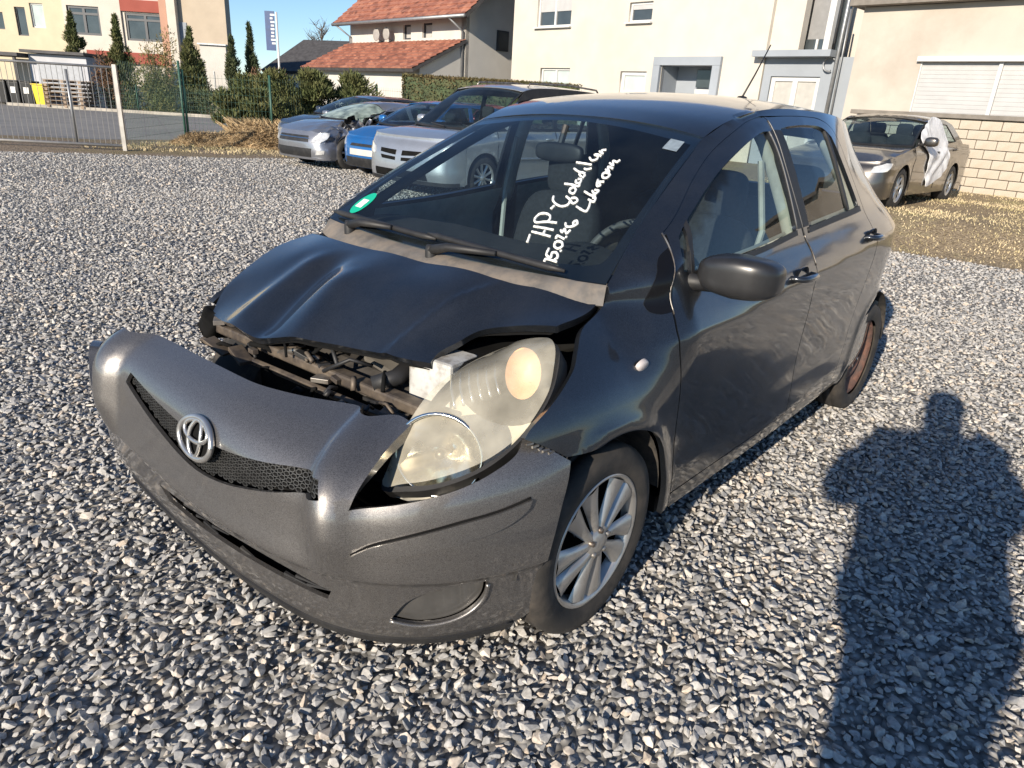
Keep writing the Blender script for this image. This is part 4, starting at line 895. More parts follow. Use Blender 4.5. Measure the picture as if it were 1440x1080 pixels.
# dashboard, wheel, seats
def dash_map(u,v):
    u=np.asarray(u,float); v=np.asarray(v,float)
    x=-.17-.44*v; z=.945+.035*np.sin(v*math.pi*.9)-.10*np.clip(v-.8,0,1)*4*(v>.8)+.045*gauss(u-.48,.22)*sstep(.35,.8,v)+.012*gauss(u+.45,.3)*sstep(.3,.8,v)
    return np.stack([x,.68*u,z],-1)
ds=panel('dashboard',rect_outline(-1,1,0,1),dash_map,M_DASH,car,step=.05,flip=False,flange=.30,inward=(0,0,-1))
def wheel_ring(c,r,tilt,n=40):
    return [(c[0]+r*math.sin(t)*math.sin(tilt),c[1]+r*math.cos(t),c[2]+r*math.sin(t)*math.cos(tilt)) for t in np.linspace(0,2*math.pi,n+1)]
sc=(-.70,.36,.905)
sw=MB().tube(wheel_ring(sc,.183,R(-28)),.015,10,cap=False).build('steering_wheel',mat('worn_wheel_leather',(.085,.08,.072),rough=.6,var=.3,scale=20),car,smooth=True)
v,f=superell(sc,(.035,.075,.06),.7,.7); mesh_obj('wheel_hub',v,f,M_DASH,sw)
for a in (0,180,270):
    t=R(a); e_=(sc[0]+.175*math.sin(t)*math.sin(R(-28)),sc[1]+.175*math.cos(t),sc[2]+.175*math.sin(t)*math.cos(R(-28))); MB().tube([sc,e_],[.022,.014],8).build('wheel_spoke',M_DASH,sw,smooth=True)
MB().tube([sc,(-.45,.36,.80)],.03,10).build('steering_column',M_DASH,sw,smooth=True)
def seat(x,y,rear=False):
    w=.25 if not rear else .62
    v,f=superell((x+.22,y,.44),(.25,w,.09),.5,.45); st=mesh_obj('seat',v,f,M_SEAT,car)
    v,f=superell((0,0,0),(.075,w*.92,.33),.5,.5); v=np.array(v); c_,s2=math.cos(R(-16)),math.sin(R(-16))
    v=np.stack([v[:,0]*c_+v[:,2]*s2+x-.08,v[:,1]+y,-v[:,0]*s2+v[:,2]*c_+.75],1); mesh_obj('seat_back',v,f,M_SEAT,st)
    for yy in ([y] if not rear else [y-.35,y+.35]):
        v,f=superell((x-.20,yy,1.15),(.05,.13,.095),.5,.5); hr=mesh_obj('headrest',v,f,M_SEAT,st)
        MB().tube([(x-.165,yy-.05,.98),(x-.19,yy-.05,1.10)],.006,6).tube([(x-.165,yy+.05,.98),(x-.19,yy+.05,1.10)],.006,6).build('headrest_post',M_STEEL,hr)
seat(-1.12,.37); seat(-1.12,-.37); seat(-2.05,0,True)
v,f=superell((-.70,.02,1.285),(.02,.11,.035),.6,.6); mesh_obj('rear_view_mirror',v,f,M_BLACK,car)
MB().tube([(-.70,.02,1.30),(-.73,.02,1.38)],.012,8).build('mirror_stem',M_BLACK,car)
# seat belt on the B pillar, pale
MB().tube([(-1.17,.60,1.30),(-1.165,.655,1.05),(-1.10,.62,.62)],.012,6).build('seat_belt',M_TRIM,car); MB().tube([(-1.17,-.60,1.30),(-1.165,-.655,1.05),(-1.10,-.62,.62)],.012,6).build('seat_belt',M_TRIM,car)

# wheels
TYRE=[(.205,-.085),(.225,-.092),(.262,-.094),(.282,-.086),(.2905,-.070),(.2925,-.045),(.286,-.043),(.286,-.036),(.2935,-.034),(.2945,-.005),(.288,-.004),(.288,.004),(.2945,.005),(.2935,.034),(.286,.036),(.286,.043),(.2925,.045),(.2905,.070),(.282,.086),(.262,.094),(.246,.096),(.225,.092),(.205,.085)]
def wheel(x,y,s_,steer,kind):
    w=empty('wheel_tmp'); bpy.data.objects.remove(w)
    hub=MB().lathe([(p[0],p[1]) for p in TYRE],56,'Y').build('wheel',M_RUBBER,car,smooth=True)
    hub.location=(x,y,.292); hub.rotation_euler=(0,0,steer+(0 if s_>0 else math.pi))
    MB().lathe([(.207,-.085),(.195,-.07),(.185,-.05),(.182,.02)],40,'Y').build('rim_barrel',M_DARK if kind=='cap' else M_RUST,hub,smooth=True)
    if kind=='cap':
        MB().lathe([(.180,.020),(.02,.015)],40,'Y').build('rim_disc',M_DARK,hub,smooth=True)
        MB().lathe([(.180,.050),(.188,.074),(.199,.088),(.205,.088),(.207,.080)],64,'Y').build('hubcap_rim',M_ALLOY,hub,smooth=True)
        n=10; g=MB()
        for k in range(n):
            pair=(k%2)*2-1; a0=2*math.pi*k/n+pair*.075
            prof=[]; m=9
            for i in range(m+1):
                t=i/m; r_=.038+.150*t; wd=.015+.026*t**1.6; an=a0+ -pair*.13*(1-t)**2 +.10*math.sin(t*math.pi*.5); h_=.078+.020*math.sin((1-t)*math.pi*.5)*.5-.014*t*(1-t)+.004*t
                tang=np.array([-math.sin(an),math.cos(an)]); rad=np.array([math.cos(an),math.sin(an)])
                for q,dh in ((-1,-.012),(-.75,0),(0,.004),(.75,0),(1,-.012)):
                    p=rad*r_+tang*wd*q; prof.append((p[0],h_+dh,p[1]))
            f=[(i*5+j,i*5+j+1,(i+1)*5+j+1,(i+1)*5+j) for i in range(m) for j in range(4)]
            MB().add(prof,f).build('hubcap_spoke',M_ALLOY,hub,smooth=True)
        MB().lathe([(.0001,.100),(.022,.099),(.030,.094),(.046,.090),(.052,.078)],32,'Y').build('hub_centre',M_ALLOY,hub,smooth=True)
        for k in range(5):
            a=2*math.pi*k/5+.3; MB().lathe([(.0001,.100),(.008,.099),(.010,.086)],10,'Y',(.040*math.cos(a),0,.040*math.sin(a))).build('lug_cap',M_STEEL,hub,smooth=True)
    else:
        MB().lathe([(.205,.070),(.198,.074),(.190,.055),(.165,.030),(.140,.034),(.110,.056),(.090,.060),(.070,.042),(.045,.040),(.030,.050),(.0001,.050)],48,'Y').build('steel_rim',M_RUST,hub,smooth=True)
        for k in range(8):
            a=2*math.pi*k/8; v,f=superell((.135*math.cos(a),.036,.135*math.sin(a)),(.018,.004,.013),.8,.8,12,8); mesh_obj('rim_hole',v,f,M_DARK,hub)
        for k in range(4):
            a=2*math.pi*k/4+.5; MB().lathe([(.0001,.062),(.010,.061),(.011,.042)],6,'Y',(.052*math.cos(a),0,.052*math.sin(a))).build('wheel_bolt',M_CHROME,hub)
    return hub
wheel(0,.725,1,R(1),'cap'); wheel(0,-.725,-1,R(1),'cap'); wheel(-2.46,.715,1,0,'steel'); wheel(-2.46,-.715,-1,0,'steel')
# ================================================================ other parked cars
M_TYRE2=mat('dusty_tyre',(.030,.029,.028),rough=.85,var=.25,scale=14,second=(.08,.07,.06),sscale=8,srange=(.5,.75))
M_CARGLASS=glass('dusty_car_glass',tint=(.62,.74,.76),film=.018,filmcol=(.40,.46,.50))
M_LAMPGLASS=mat('clear_lamp_cover',(.70,.70,.68),rough=.10,metal=.35,coat=1,var=.2,scale=14)
M_ALLOY2=mat('alloy_wheel',(.55,.55,.54),rough=.32,metal=.8,var=.1,scale=10)
def wheel2(par,x,y,r,s_,spokes=7,wd=.10,m=None):
    m=m or M_ALLOY2
    w=MB().lathe([(r*.68,-wd),(r*.9,-wd*1.02),(r*.985,-wd*.8),(r,-wd*.4),(r,wd*.4),(r*.985,wd*.8),(r*.9,wd*1.02),(r*.68,wd)],36,'Y').build('wheel',M_TYRE2,par,smooth=True)
    w.location=(x,y,r); w.rotation_euler=(0,random.Random(int(x*100+y*7)).uniform(0,6.28) if False else 0,0 if s_>0 else math.pi)
    MB().lathe([(r*.69,wd*.9),(r*.66,wd*.5),(r*.62,-wd*.2),(.01,-wd*.2)],30,'Y').build('rim_well',M_DARK,w,smooth=True)
    MB().lathe([(r*.62,wd*.6),(r*.66,wd*.92),(r*.70,wd*.92)],36,'Y').build('rim',m,w,smooth=True)
    g=MB()
    for k in range(spokes):
        a=2*math.pi*k/spokes+.2
        ca,sa=math.cos(a),math.sin(a); v=[]
        for t,hw_ in ((0.12,.05),(.35,.042),(.65,.05)):
            for q,dh in ((-1,-.02),(-.6,0),(.6,0),(1,-.02)): v.append((ca*r*t-sa*r*hw_*1.5*q,wd*.78-.10*wd*math.sin(t*4)+dh,sa*r*t+ca*r*hw_*1.5*q))
        MB().add(v,[(i*4+j,i*4+j+1,i*4+5+j,i*4+4+j) for i in range(2) for j in range(3)]).build('spoke',m,w,smooth=True)
    MB().lathe([(.0001,wd*.9),(r*.12,wd*.88),(r*.17,wd*.6)],20,'Y').build('hub',m,w,smooth=True)
    return w
def bgcar(name,label,loc,yaw,P,deform=None,cat='car',group=None,z=0.):
    C_=empty(name,(loc[0],loc[1],z),yaw); tag(C_,label,cat,group)
    pm=P['paint']; fo=P['fo']; wb=P['wb']; ro=P['ro']; hw=P['hw']; cl=P.get('clear',.20); rc=P.get('rc',.42); wr=P.get('wr',.31)
    xr=-(wb+ro); gp=P.get('glass',M_CARGLASS)
    ztop=pchip([q[0] for q in P['shoulder']],[q[1] for q in P['shoulder']])       # shoulder / belt line along the car
    tum=P.get('tumble',.42)
    def Yc(x,z):
        x=np.asarray(x,float); z=np.asarray(z,float); b=ztop(x); t=z-b
        y=hw-.012-.05*np.clip(-(z-.42),0,1)**1.2*1.5-.045*np.exp(-((np.minimum(t,0))/.07)**2)+.02*gauss(z-(b-.16),.06)*.6
        y=y-tum*np.clip(t,0,2)**1.12
        for cx in (0.,-wb):
            r_=np.hypot(x-cx,z-wr); y=y+.014*gauss(r_-wr-.05,.035)
        return y
    fs=lambda off=0.: (lambda x,z: np.stack([np.asarray(x,float),Yc(x,z)+off,np.asarray(z,float)],-1))
    fsr=lambda off=0.: (lambda x,z: np.stack([np.asarray(x,float),-(Yc(x,z)+off),np.asarray(z,float)],-1))
    x1=fo-rc; x2=xr+rc*.8
    # sides
    za=wr; ra=wr+.05
    a0=math.degrees(math.asin(max(-.95,(cl+.03-za)/ra)))
    def side_out():
        top=[(x,float(ztop(x))) for x in np.linspace(x1,x2,14)]
        L=[top[0]]
        return outline([(x1,cl+.02),(x1,float(ztop(x1)))],top,[(x2,float(ztop(x2))),(x2,cl+.03)],[(x2,cl+.03),(-wb-ra*math.cos(R(a0)),cl+.03)],
            circ_arc(-wb,za,ra,180-a0,a0,14),[(-wb+ra*math.cos(R(a0)),cl+.03),(-ra*math.cos(R(a0)),cl+.03)],circ_arc(0,za,ra,180-a0,a0,14),[(ra*math.cos(R(a0)),cl+.03),(x1,cl+.02)],n=3)
    so=side_out()
    if not P.get('no_left'): sl=panel('body_side',so,fs(),pm,C_,step=.06,flip=False if False else True,flange=.02)
    panel('body_side',so,fsr(),pm,C_,step=.10,flip=False,flange=.02)
    # shut lines
    for dx in P.get('gaps',[]):
        for s_ in (1,-1):
            pts=[(dx+.03*math.sin((z-cl)*3),s_*(float(Yc(dx,z))+.0005),z) for z in np.linspace(cl+.1,float(ztop(dx)),9)]
            MB().tube(pts,.004,5).build('door_gap',M_DARK,C_)
    for dx,dz in P.get('handles',[]):
        for s_ in (1,-1): MB().tube([(dx-.09,s_*(float(Yc(dx,dz))+.01),dz),(dx,s_*(float(Yc(dx,dz))+.032),dz+.004),(dx+.09,s_*(float(Yc(dx,dz))+.01),dz)],.014,8).build('door_handle',P.get('hmat',pm),C_,smooth=True)
    # front and rear faces
    zn=P['nose_z']; zs1=float(ztop(x1))
    def zt_f(u): return zn+(zs1-zn)*np.abs(u)**3
    dep=pchip(P['front_prof'][0],P['front_prof'][1])
    def fmap(off=0.):
        def f(u,z):
            u=np.asarray(u,float); z=np.asarray(z,float); a=np.clip(u,-1,1)*math.pi/2
            ww=Yc(np.full_like(u,x1),z)
            x=x1+(rc-dep(z)*(1-np.abs(u)**4)+off)*np.maximum(np.cos(a),1e-4)**P.get('fexp',.55); y=(ww+off*np.abs(u))*np.sign(u)*np.abs(np.sin(a))**.85
            return np.stack([x,y,z],-1)
        return f
    fo_=outline(*[[(-1,cl),(1,cl)],[(1,cl),(1,float(zt_f(1)))],[(u,float(zt_f(u))) for u in np.linspace(1,-1,21)],[(-1,float(zt_f(1))),(-1,cl)]],n=2)
    ff=panel('front_bumper',fo_,fmap(),P.get('bumper',pm),C_,step=.05,flip=False,flange=.02)
    for (nm,o_,mm,off) in P.get('front_bits',[]):
        panel(nm,outline(*o_) if isinstance(o_[0],list) else np.array(o_),fmap(off),mm,C_,step=.03,flange=.02)
    def rmap(u,z):
        u=np.asarray(u,float); z=np.asarray(z,float); a=u*math.pi/2; ww=Yc(np.full_like(u,x2),z)
        return np.stack([x2-rc*.8*np.maximum(np.cos(a),1e-4)**.5,-ww*np.sign(u)*np.abs(np.sin(a))**.85,z],-1)
    zs2=float(ztop(x2)); panel('rear_end',outline([(-1,cl),(1,cl)],[(1,cl),(1,zs2)],[(1,zs2),(-1,zs2)],[(-1,zs2),(-1,cl)]),rmap,pm,C_,step=.10,flange=.02)
    # bonnet
    wx,wz=P['ws0']; tx_,tz_=P['ws1']
    def corner(u): # windscreen base curve
        q=1-u*u; yb=float(Yc(wx-.14,wz+.02))-.03; return np.stack([wx-.14*(1-q),yb*u,wz+.02*(1-q)-.0*q],-1)
    def hmap(u,t):
        u=np.asarray(u,float); t=np.asarray(t,float)
        A=fmap()(u,zt_f(u)); B=np.stack([wx+.03-.16*u*u,float(Yc(wx-.12,float(ztop(wx-.12))))*u,wz-.015+(float(ztop(wx-.12))-wz+.015)*np.abs(u)**3],-1)
        k=t[...,None]; Pm=A+(B-A)*k; bul=P.get('hood_bulge',.05)*np.sin(t*math.pi)*(1-np.abs(u)**4)
        # along the shoulder the edge follows the side panel
        ed=np.abs(u)**6; zz=Pm[...,2]+bul; zz=zz*(1-ed)+ztop(Pm[...,0])*ed
        yy=Pm[...,1]*(1-ed)+np.sign(u)*Yc(Pm[...,0],ztop(Pm[...,0]))*ed
        return np.stack([Pm[...,0],yy,zz],-1)
    hb=panel('bonnet',rect_outline(-1,1,0,1),hmap,pm,C_,step=.07,flip=False,flange=.012)
    if P.get('bonnet_strip'): pass
    # windscreen, roof
    def wmap(u,v):
        u=np.asarray(u,float); v=np.asarray(v,float); q=1-u*u; A=corner(u)
        yt=float(Yc(tx_-.10,tz_-.05))-.05
        B=np.stack([tx_-.06*(1-q),yt*u,tz_-.05*(1-q)],-1); k=v[...,None]
        return A+(B-A)*k+np.array([.5,0,.86])*(.035*4*v*(1-v))[...,None]
    ws=panel('windscreen',rect_outline(-.97,.97,.02,.97),wmap,P.get('wsglass',gp),C_,step=.12,flange=0)
    panel('screen_seal',rect_outline(-1,1,-.01,1),lambda u,v:wmap(u,v)-np.array([.0,0,.004]),M_BLACK,C_,holes=[rect_outline(-.95,.95,.05,.94)],step=.06,flange=.01)
    rz=pchip([q[0] for q in P['roof']],[q[1] for q in P['roof']]); xe=P['roof'][-1][0]
    def yroof(x): return Yc(x,rz(x)-.05)-.02
    def rfm(x,v):
        x=np.asarray(x,float); v=np.asarray(v,float); return np.stack([x,v*yroof(x),rz(x)-.05*np.abs(v)**2.5],-1)
    rf_=panel('roof',rect_outline(xe,tx_-.01,-1,1),rfm,P.get('roofmat',pm),C_,step=.12,flip=False,flange=.01)
    # greenhouse sides
    up=[(x,float(rz(x))-.05) for x in np.linspace(tx_-.06,xe,9)]
    lo=[(x,float(ztop(x))) for x in np.linspace(P['rear0'][0],wx-.14,12)]
    gout=outline([(wx-.14,float(ztop(wx-.14))),(tx_-.06,float(rz(tx_-.06))-.05)],up,[up[-1],(P['rear0'][0],float(ztop(P['rear0'][0])))],lo,n=2)
    wins=[np.array(crom(w_,4,closed=True)) if len(w_)>8 else outline(*[[w_[i],w_[(i+1)%len(w_)]] for i in range(len(w_))]) for w_ in P['wins']]
    for s_,ff_ in ((1,fs),(-1,fsr)):
        gs=panel('window_frame',gout,ff_(),P.get('framemat',pm),C_,holes=wins,step=.06,flip=s_>0,flange=.02)
        for w_ in wins: panel('window_pane',w_,ff_(-.010),gp,gs,step=.15,flip=s_>0,flange=0)
    # rear screen and deck
    rx,rz0=P['rear0']
    def bmap(u,v):
        u=np.asarray(u,float); v=np.asarray(v,float); q=1-u*u; A=np.stack([rx-.10*q,(float(Yc(rx,rz0))-.01)*u,np.full_like(u,rz0)],-1); B=np.stack([np.full_like(u,xe)-.03*q,float(yroof(xe))*u,float(rz(xe))-.05*np.abs(u)**2.5],-1)
        return A+(B-A)*v[...,None]
    panel('rear_screen',rect_outline(-.88,.88,.08,.92),lambda u,v:bmap(u,v)+np.array([.004,0,0]),gp,C_,step=.15,flip=True,flange=0)
    panel('rear_frame',rect_outline(-1,1,0,1),bmap,pm,C_,holes=[rect_outline(-.86,.86,.10,.90)],step=.08,flip=True,flange=.01)
    def dmap(u,t):
        u=np.asarray(u,float); t=np.asarray(t,float); A=rmap(-u,np.full_like(u,zs2)); B=bmap(u,np.zeros_like(u)); return A+(B-A)*t[...,None]
    panel('boot_lid',rect_outline(-1,1,0,1),dmap,pm,C_,step=.12,flip=True,flange=.01)
    # interior, floor, wheels
    MB().box((-wb/2,0,cl+.06),(wb+fo+ro-.8,hw*1.5,.08)).build('floor_pan',M_DARK,C_)
    MB().box((wx-.25,0,wz-.12),(.5,hw*1.66,.16),bev=.05).build('dashboard',M_DASH,C_)
    MB().box((wx+.02,0,.62),(.05,hw*1.6,.55)).build('firewall',M_DARK,C_)
    for sx in P.get('seats',(-1.15,-2.0)):
        for sy in (-.36,.36):
            v,f=superell((sx,sy,.72),(.11,.24,.40),.5,.5,16,10); st=mesh_obj('seat',v,f,M_SEAT,C_); v,f=superell((sx-.06,sy,1.18+P.get('seatz',0)),(.05,.13,.10),.5,.5,12,8); mesh_obj('headrest',v,f,M_SEAT,st)
    for cx in (0.,-wb):
        for s_ in (1,-1):
            v=[];f=[];n=14
            for i in range(n+1):
                a=R(5+170*i/n)
                for yy in (hw-.32,hw-.05): v.append((cx+(ra+.01)*math.cos(a),s_*yy,za+(ra+.01)*math.sin(a)))
            for i in range(n): f.append((2*i,2*i+1,2*i+3,2*i+2))
            k=len(v); v.append((cx,s_*(hw-.32),za)); f+=[(2*i,2*i+2,k) for i in range(n)]
            mesh_obj('wheel_arch_liner',v,f,M_LINER,C_)
            if not (cx==0. and s_==1 and P.get('no_fl')): wheel2(C_,cx,s_*(hw-.115),wr,s_,P.get('spokes',7))
    for s_ in (1,-1):
        if P.get('no_mirror')==s_: continue
        mx=wx-.42; mz=float(ztop(mx))+.09; v,f=superell((mx,s_*(hw+.07),mz),(.07,.105,.075),.7,.7,18,12); mo=mesh_obj('wing_mirror',v,f,P.get('mirmat',pm),C_)
        MB().tube([(mx,s_*(hw-.07),mz-.05),(mx,s_*(hw+.03),mz-.02)],.025,8).build('mirror_arm',M_BLACK,mo)
    for nm,fn in P.get('extra',[]): fn(C_,Yc,ztop,fmap)
    if deform:
        for o in [c for c in C_.children]+[g_ for c in C_.children for g_ in c.children]:
            if o.type=='MESH' and o.location.length<1e-6 and o.parent is not None and not any(k in o.name for k in ('liner',)):
                co=np.zeros(len(o.data.vertices)*3); o.data.vertices.foreach_get('co',co); co=co.reshape(-1,3); n2=deform(co.copy())
                if np.abs(n2-co).max()>1e-5:
                    o.data.vertices.foreach_set('co',n2.ravel()); o.data.update()
                    fcs=[tuple(p.vertices) for p in o.data.polygons]; me=bpy.data.meshes.new(o.data.name); me.from_pydata([tuple(p) for p in n2],[],fcs); me.materials.append(o.data.materials[0]); me.polygons.foreach_set('use_smooth',[True]*len(me.polygons)); o.data=me
    return C_
def sym(L): # outline given for u>0, mirrored about 0
    return [tuple(q) for q in L]+[(-q[0],q[1]) for q in L[::-1]]
YW=R(-131)
# --- silver minivan with a crossed grille
M_SILVER=paint('silver_paint',(.46,.48,.51),metal=.65,rough=.36,flake=.15,dirt=.12)
M_PLATE=mat('number_plate_white',(.50,.49,.46),rough=.4,var=.06)
VAN=dict(paint=M_SILVER,fo=.96,wb=2.98,ro=.92,hw=.99,clear=.22,rc=.55,wr=.335,nose_z=.90,fexp=.5,hood_bulge=.05,
  shoulder=[(.5,.94),(.2,.98),(-.4,1.04),(-1.5,1.05),(-3.0,1.07),(-4.0,1.08)],ws0=(-.05,1.04),ws1=(-1.02,1.70),
  roof=[(-1.0,1.70),(-1.3,1.76),(-2.2,1.795),(-3.2,1.77),(-3.62,1.70)],rear0=(-3.82,1.08),tumble=.24,
  front_prof=([.2,.4,.6,.75,.86],[.06,.0,.02,.08,.18]),
  wins=[[(-.62,1.09),(-1.15,1.55),(-1.72,1.58),(-1.72,1.10)],[(-1.82,1.10),(-1.82,1.58),(-2.72,1.58),(-2.78,1.11)],[(-2.86,1.11),(-2.80,1.57),(-3.40,1.53),(-3.62,1.12)]],framemat=M_BLACK,
  gaps=[-.32,-1.78,-2.80],handles=[(-1.55,.93)],spokes=10,seats=(-1.35,-2.3),seatz=.12,
  front_bits=[('grille_slot',[(.03,.615),(.28,.64),(.29,.70),(.03,.69)],M_DARK,.006),('grille_slot',[(-.03,.615),(-.28,.64),(-.29,.70),(-.03,.69)],M_DARK,.006),
    ('grille_slot',[(.03,.535),(.24,.545),(.27,.60),(.03,.585)],M_DARK,.006),('grille_slot',[(-.03,.535),(-.24,.545),(-.27,.60),(-.03,.585)],M_DARK,.006),
    ('headlamp',[(.42,.60),(.75,.64),(.84,.76),(.62,.77),(.44,.71)],M_LAMPGLASS,.012),('headlamp',[(-.42,.60),(-.75,.64),(-.84,.76),(-.62,.77),(-.44,.71)],M_LAMPGLASS,.012),
    ('lower_intake',[(-.4,.28),(.4,.28),(.38,.40),(-.38,.40)],M_DARK,.006),('bumper_trim',[(-.97,.215),(.97,.215),(.97,.27),(-.97,.27)],M_BLACK,.01)])
def van_extra(C_,Yc,zt,fm):
    for s_ in (1,-1):
        MB().tube([(-1.35,s_*.60,1.745),(-1.4,s_*.60,1.79),(-2.4,s_*.60,1.825),(-3.3,s_*.60,1.785),(-3.35,s_*.60,1.74)],.016,8).build('roof_rail',M_STEEL,C_,smooth=True)
        pts=[(x,s_*(float(Yc(x,.62))+.006),.62) for x in np.linspace(-.45,-2.6,10)]; MB().tube(pts,.022,6).build('side_moulding',pmv,C_,smooth=True)
    MB().tube([(-.02,.72,1.06),(-.20,.25,1.10)],.012,6).build('wiper',M_BLACK,C_); MB().tube([(-.0,.02,1.06),(-.16,-.48,1.09)],.012,6).build('wiper',M_BLACK,C_)
pmv=M_SILVER; VAN['extra']=[('x',van_extra)]
bgcar('minivan','silver minivan with a crossed black grille parked behind the dark hatchback','' or (-1.38,12.2),YW,VAN,cat='minivan')
# --- blue small hatchback
M_BLUE=paint('bright_blue_paint',(.008,.13,.40),metal=.35,rough=.4,flake=.15,dirt=.10)
BLUE=dict(paint=M_BLUE,fo=.72,wb=2.40,ro=.55,hw=.80,clear=.18,rc=.45,wr=.29,nose_z=.74,hood_bulge=.06,
  shoulder=[(.3,.80),(0,.86),(-.4,.94),(-1.5,.98),(-2.6,1.0),(-3.0,1.0)],ws0=(-.08,.95),ws1=(-.92,1.38),roof=[(-.9,1.38),(-1.2,1.43),(-1.8,1.44),(-2.4,1.38)],rear0=(-2.72,1.0),tumble=.36,
  front_prof=([.18,.35,.55,.66,.74],[.05,0,.01,.06,.15]),wins=[[(-.48,.99),(-.95,1.31),(-1.45,1.34),(-1.42,1.0)],[(-1.52,1.0),(-1.53,1.34),(-2.1,1.30),(-2.3,1.03)]],gaps=[-.3,-1.47],handles=[(-1.3,.86)],
  front_bits=[('headlamp',[(.50,.56),(.80,.62),(.93,.76),(.72,.76),(.52,.66)],M_LAMPGLASS,.014),('headlamp',[(-.50,.56),(-.80,.62),(-.93,.76),(-.72,.76),(-.52,.66)],M_LAMPGLASS,.014),
    ('number_plate',[(-.24,.40),(.24,.40),(.24,.51),(-.24,.51)],M_PLATE,.02),('lower_grille',[(-.45,.24),(.45,.24),(.42,.36),(-.42,.36)],M_BLACK,.008),('grille_slot',[(-.26,.56),(.26,.56),(.22,.61),(-.22,.61)],M_BLACK,.008),
    ('bumper_lip',[(-.95,.185),(.95,.185),(.95,.24),(-.95,.24)],M_BLACK,.012)])
bgcar('small_car','bright blue small hatchback parked between the wrecked silver car and the minivan',(-2.63,14.33),YW,BLUE)
# --- wrecked silver hatchback
M_WGREY=paint('wreck_grey_paint',(.30,.31,.34),metal=.65,rough=.36,flake=.2,dirt=.16)
M_GREENGLASS=glass('shattered_green_glass',tint=(.42,.60,.52),film=.40,filmcol=(.52,.64,.58))
WRK=dict(paint=M_WGREY,fo=.86,wb=2.61,ro=.78,hw=.875,clear=.18,rc=.48,wr=.31,nose_z=.72,hood_bulge=.06,wsglass=M_GREENGLASS,no_mirror=1,
  shoulder=[(.4,.80),(0,.86),(-.4,.95),(-1.5,.98),(-2.8,1.02),(-3.4,1.03)],ws0=(-.22,.96),ws1=(-1.12,1.38),roof=[(-1.1,1.38),(-1.4,1.44),(-2.0,1.45),(-2.75,1.38)],rear0=(-3.05,1.03),tumble=.38,
  front_prof=([.18,.35,.5,.6,.72],[.05,0,.0,.04,.12]),wins=[[(-.62,1.0),(-1.12,1.30),(-1.62,1.35),(-1.6,1.01)],[(-1.70,1.01),(-1.72,1.35),(-2.3,1.33),(-2.55,1.05)]],gaps=[-.35,-1.65],
  front_bits=[('headlamp',[(.45,.52),(.70,.53),(.86,.62),(.95,.74),(.70,.72),(.50,.62)],M_LAMPGLASS,.016),('headlamp',[(-.45,.52),(-.70,.53),(-.86,.62),(-.95,.74),(-.70,.72),(-.50,.62)],M_LAMPGLASS,.016),
    ('grille',[(-.38,.52),(.38,.52),(.34,.64),(-.34,.64)],M_BLACK,.008),('chrome_bar',[(-.38,.585),(.38,.585),(.38,.60),(-.38,.60)],M_CHROME,.02),('lower_grille',[(-.42,.23),(.42,.23),(.45,.40),(-.45,.40)],M_BLACK,.008),
    ('fog_lamp',[(.55,.28),(.78,.30),(.80,.38),(.58,.36)],M_LAMPGLASS,.012),('fog_lamp',[(-.55,.28),(-.78,.30),(-.80,.38),(-.58,.36)],M_BLACK,.012),('bumper_lip',[(-.95,.185),(.95,.185),(.95,.225),(-.95,.225)],M_WGREY,.014)])
def wreck_deform(co):
    x,y,z=co[:,0],co[:,1],co[:,2]
    # smashed left front corner, wing and pillar, roof edge bent in
    w=np.exp(-((x+.25)/.75)**2)*sstep(.30,.80,y)*sstep(.35,.6,z)
    nz=np.sin(x*17+z*9)*np.cos(y*13-z*21)+.6*np.sin(x*31+y*23+z*17)
    co[:,1]-=w*(.14+.06*nz); co[:,2]+=w*.05*nz-.05*w; co[:,0]-=w*(.10+.05*nz)
    w2=np.exp(-((x+1.1)/.55)**2)*sstep(.2,.62,y)*sstep(1.0,1.3,z); co[:,2]-=w2*(.10+.03*nz); co[:,1]-=w2*.10
    co[:,2]-=.22*np.clip(co[:,2]-.98,0,1)
    w3=sstep(-.4,.8,x)*sstep(.65,.8,z)*sstep(-.2,.7,y); co[:,2]+=w3*.025*nz
    return co
def wreck_extra(C_,Yc,zt,fm):
    wrn=random.Random(5)
    for k in range(26):
        x=wrn.uniform(-1.0,.25); y=.82+wrn.uniform(-.18,.06); z=wrn.uniform(.55,1.05); L=wrn.uniform(.08,.26)
        n=wrn.randint(3,5); pts=[]; 
        v=[(x+L*math.cos(a)*wrn.uniform(.4,1),y+wrn.uniform(-.05,.05),z+L*.5*math.sin(a)*wrn.uniform(.4,1)) for a in np.linspace(0,2*math.pi,n+2,endpoint=False)]
        v2=[(p[0]+.006,p[1]-.012,p[2]+.004) for p in v]; m_=len(v)
        MB().add(v+v2,[tuple(range(m_)),tuple(range(2*m_-1,m_-1,-1))]+[(i,m_+i,m_+(i+1)%m_,(i+1)%m_) for i in range(m_)]).build('torn_panel',wrn.choice([M_WGREY,M_WGREY,M_DARK,M_BLACK,M_STEEL]),C_)
    MB().box((-.05,.66,.62),(.55,.30,.35),bev=.05).build('crushed_wing',M_DARK,C_)
    wheel2(C_,.06,.80,.31,1,7)
WRK['no_fl']=True; WRK['extra']=[('x',wreck_extra)]
bgcar('wrecked_car','smashed silver grey car with torn front wing and shattered greenish windscreen',(-4.25,15.75),YW,WRK,deform=wreck_deform)
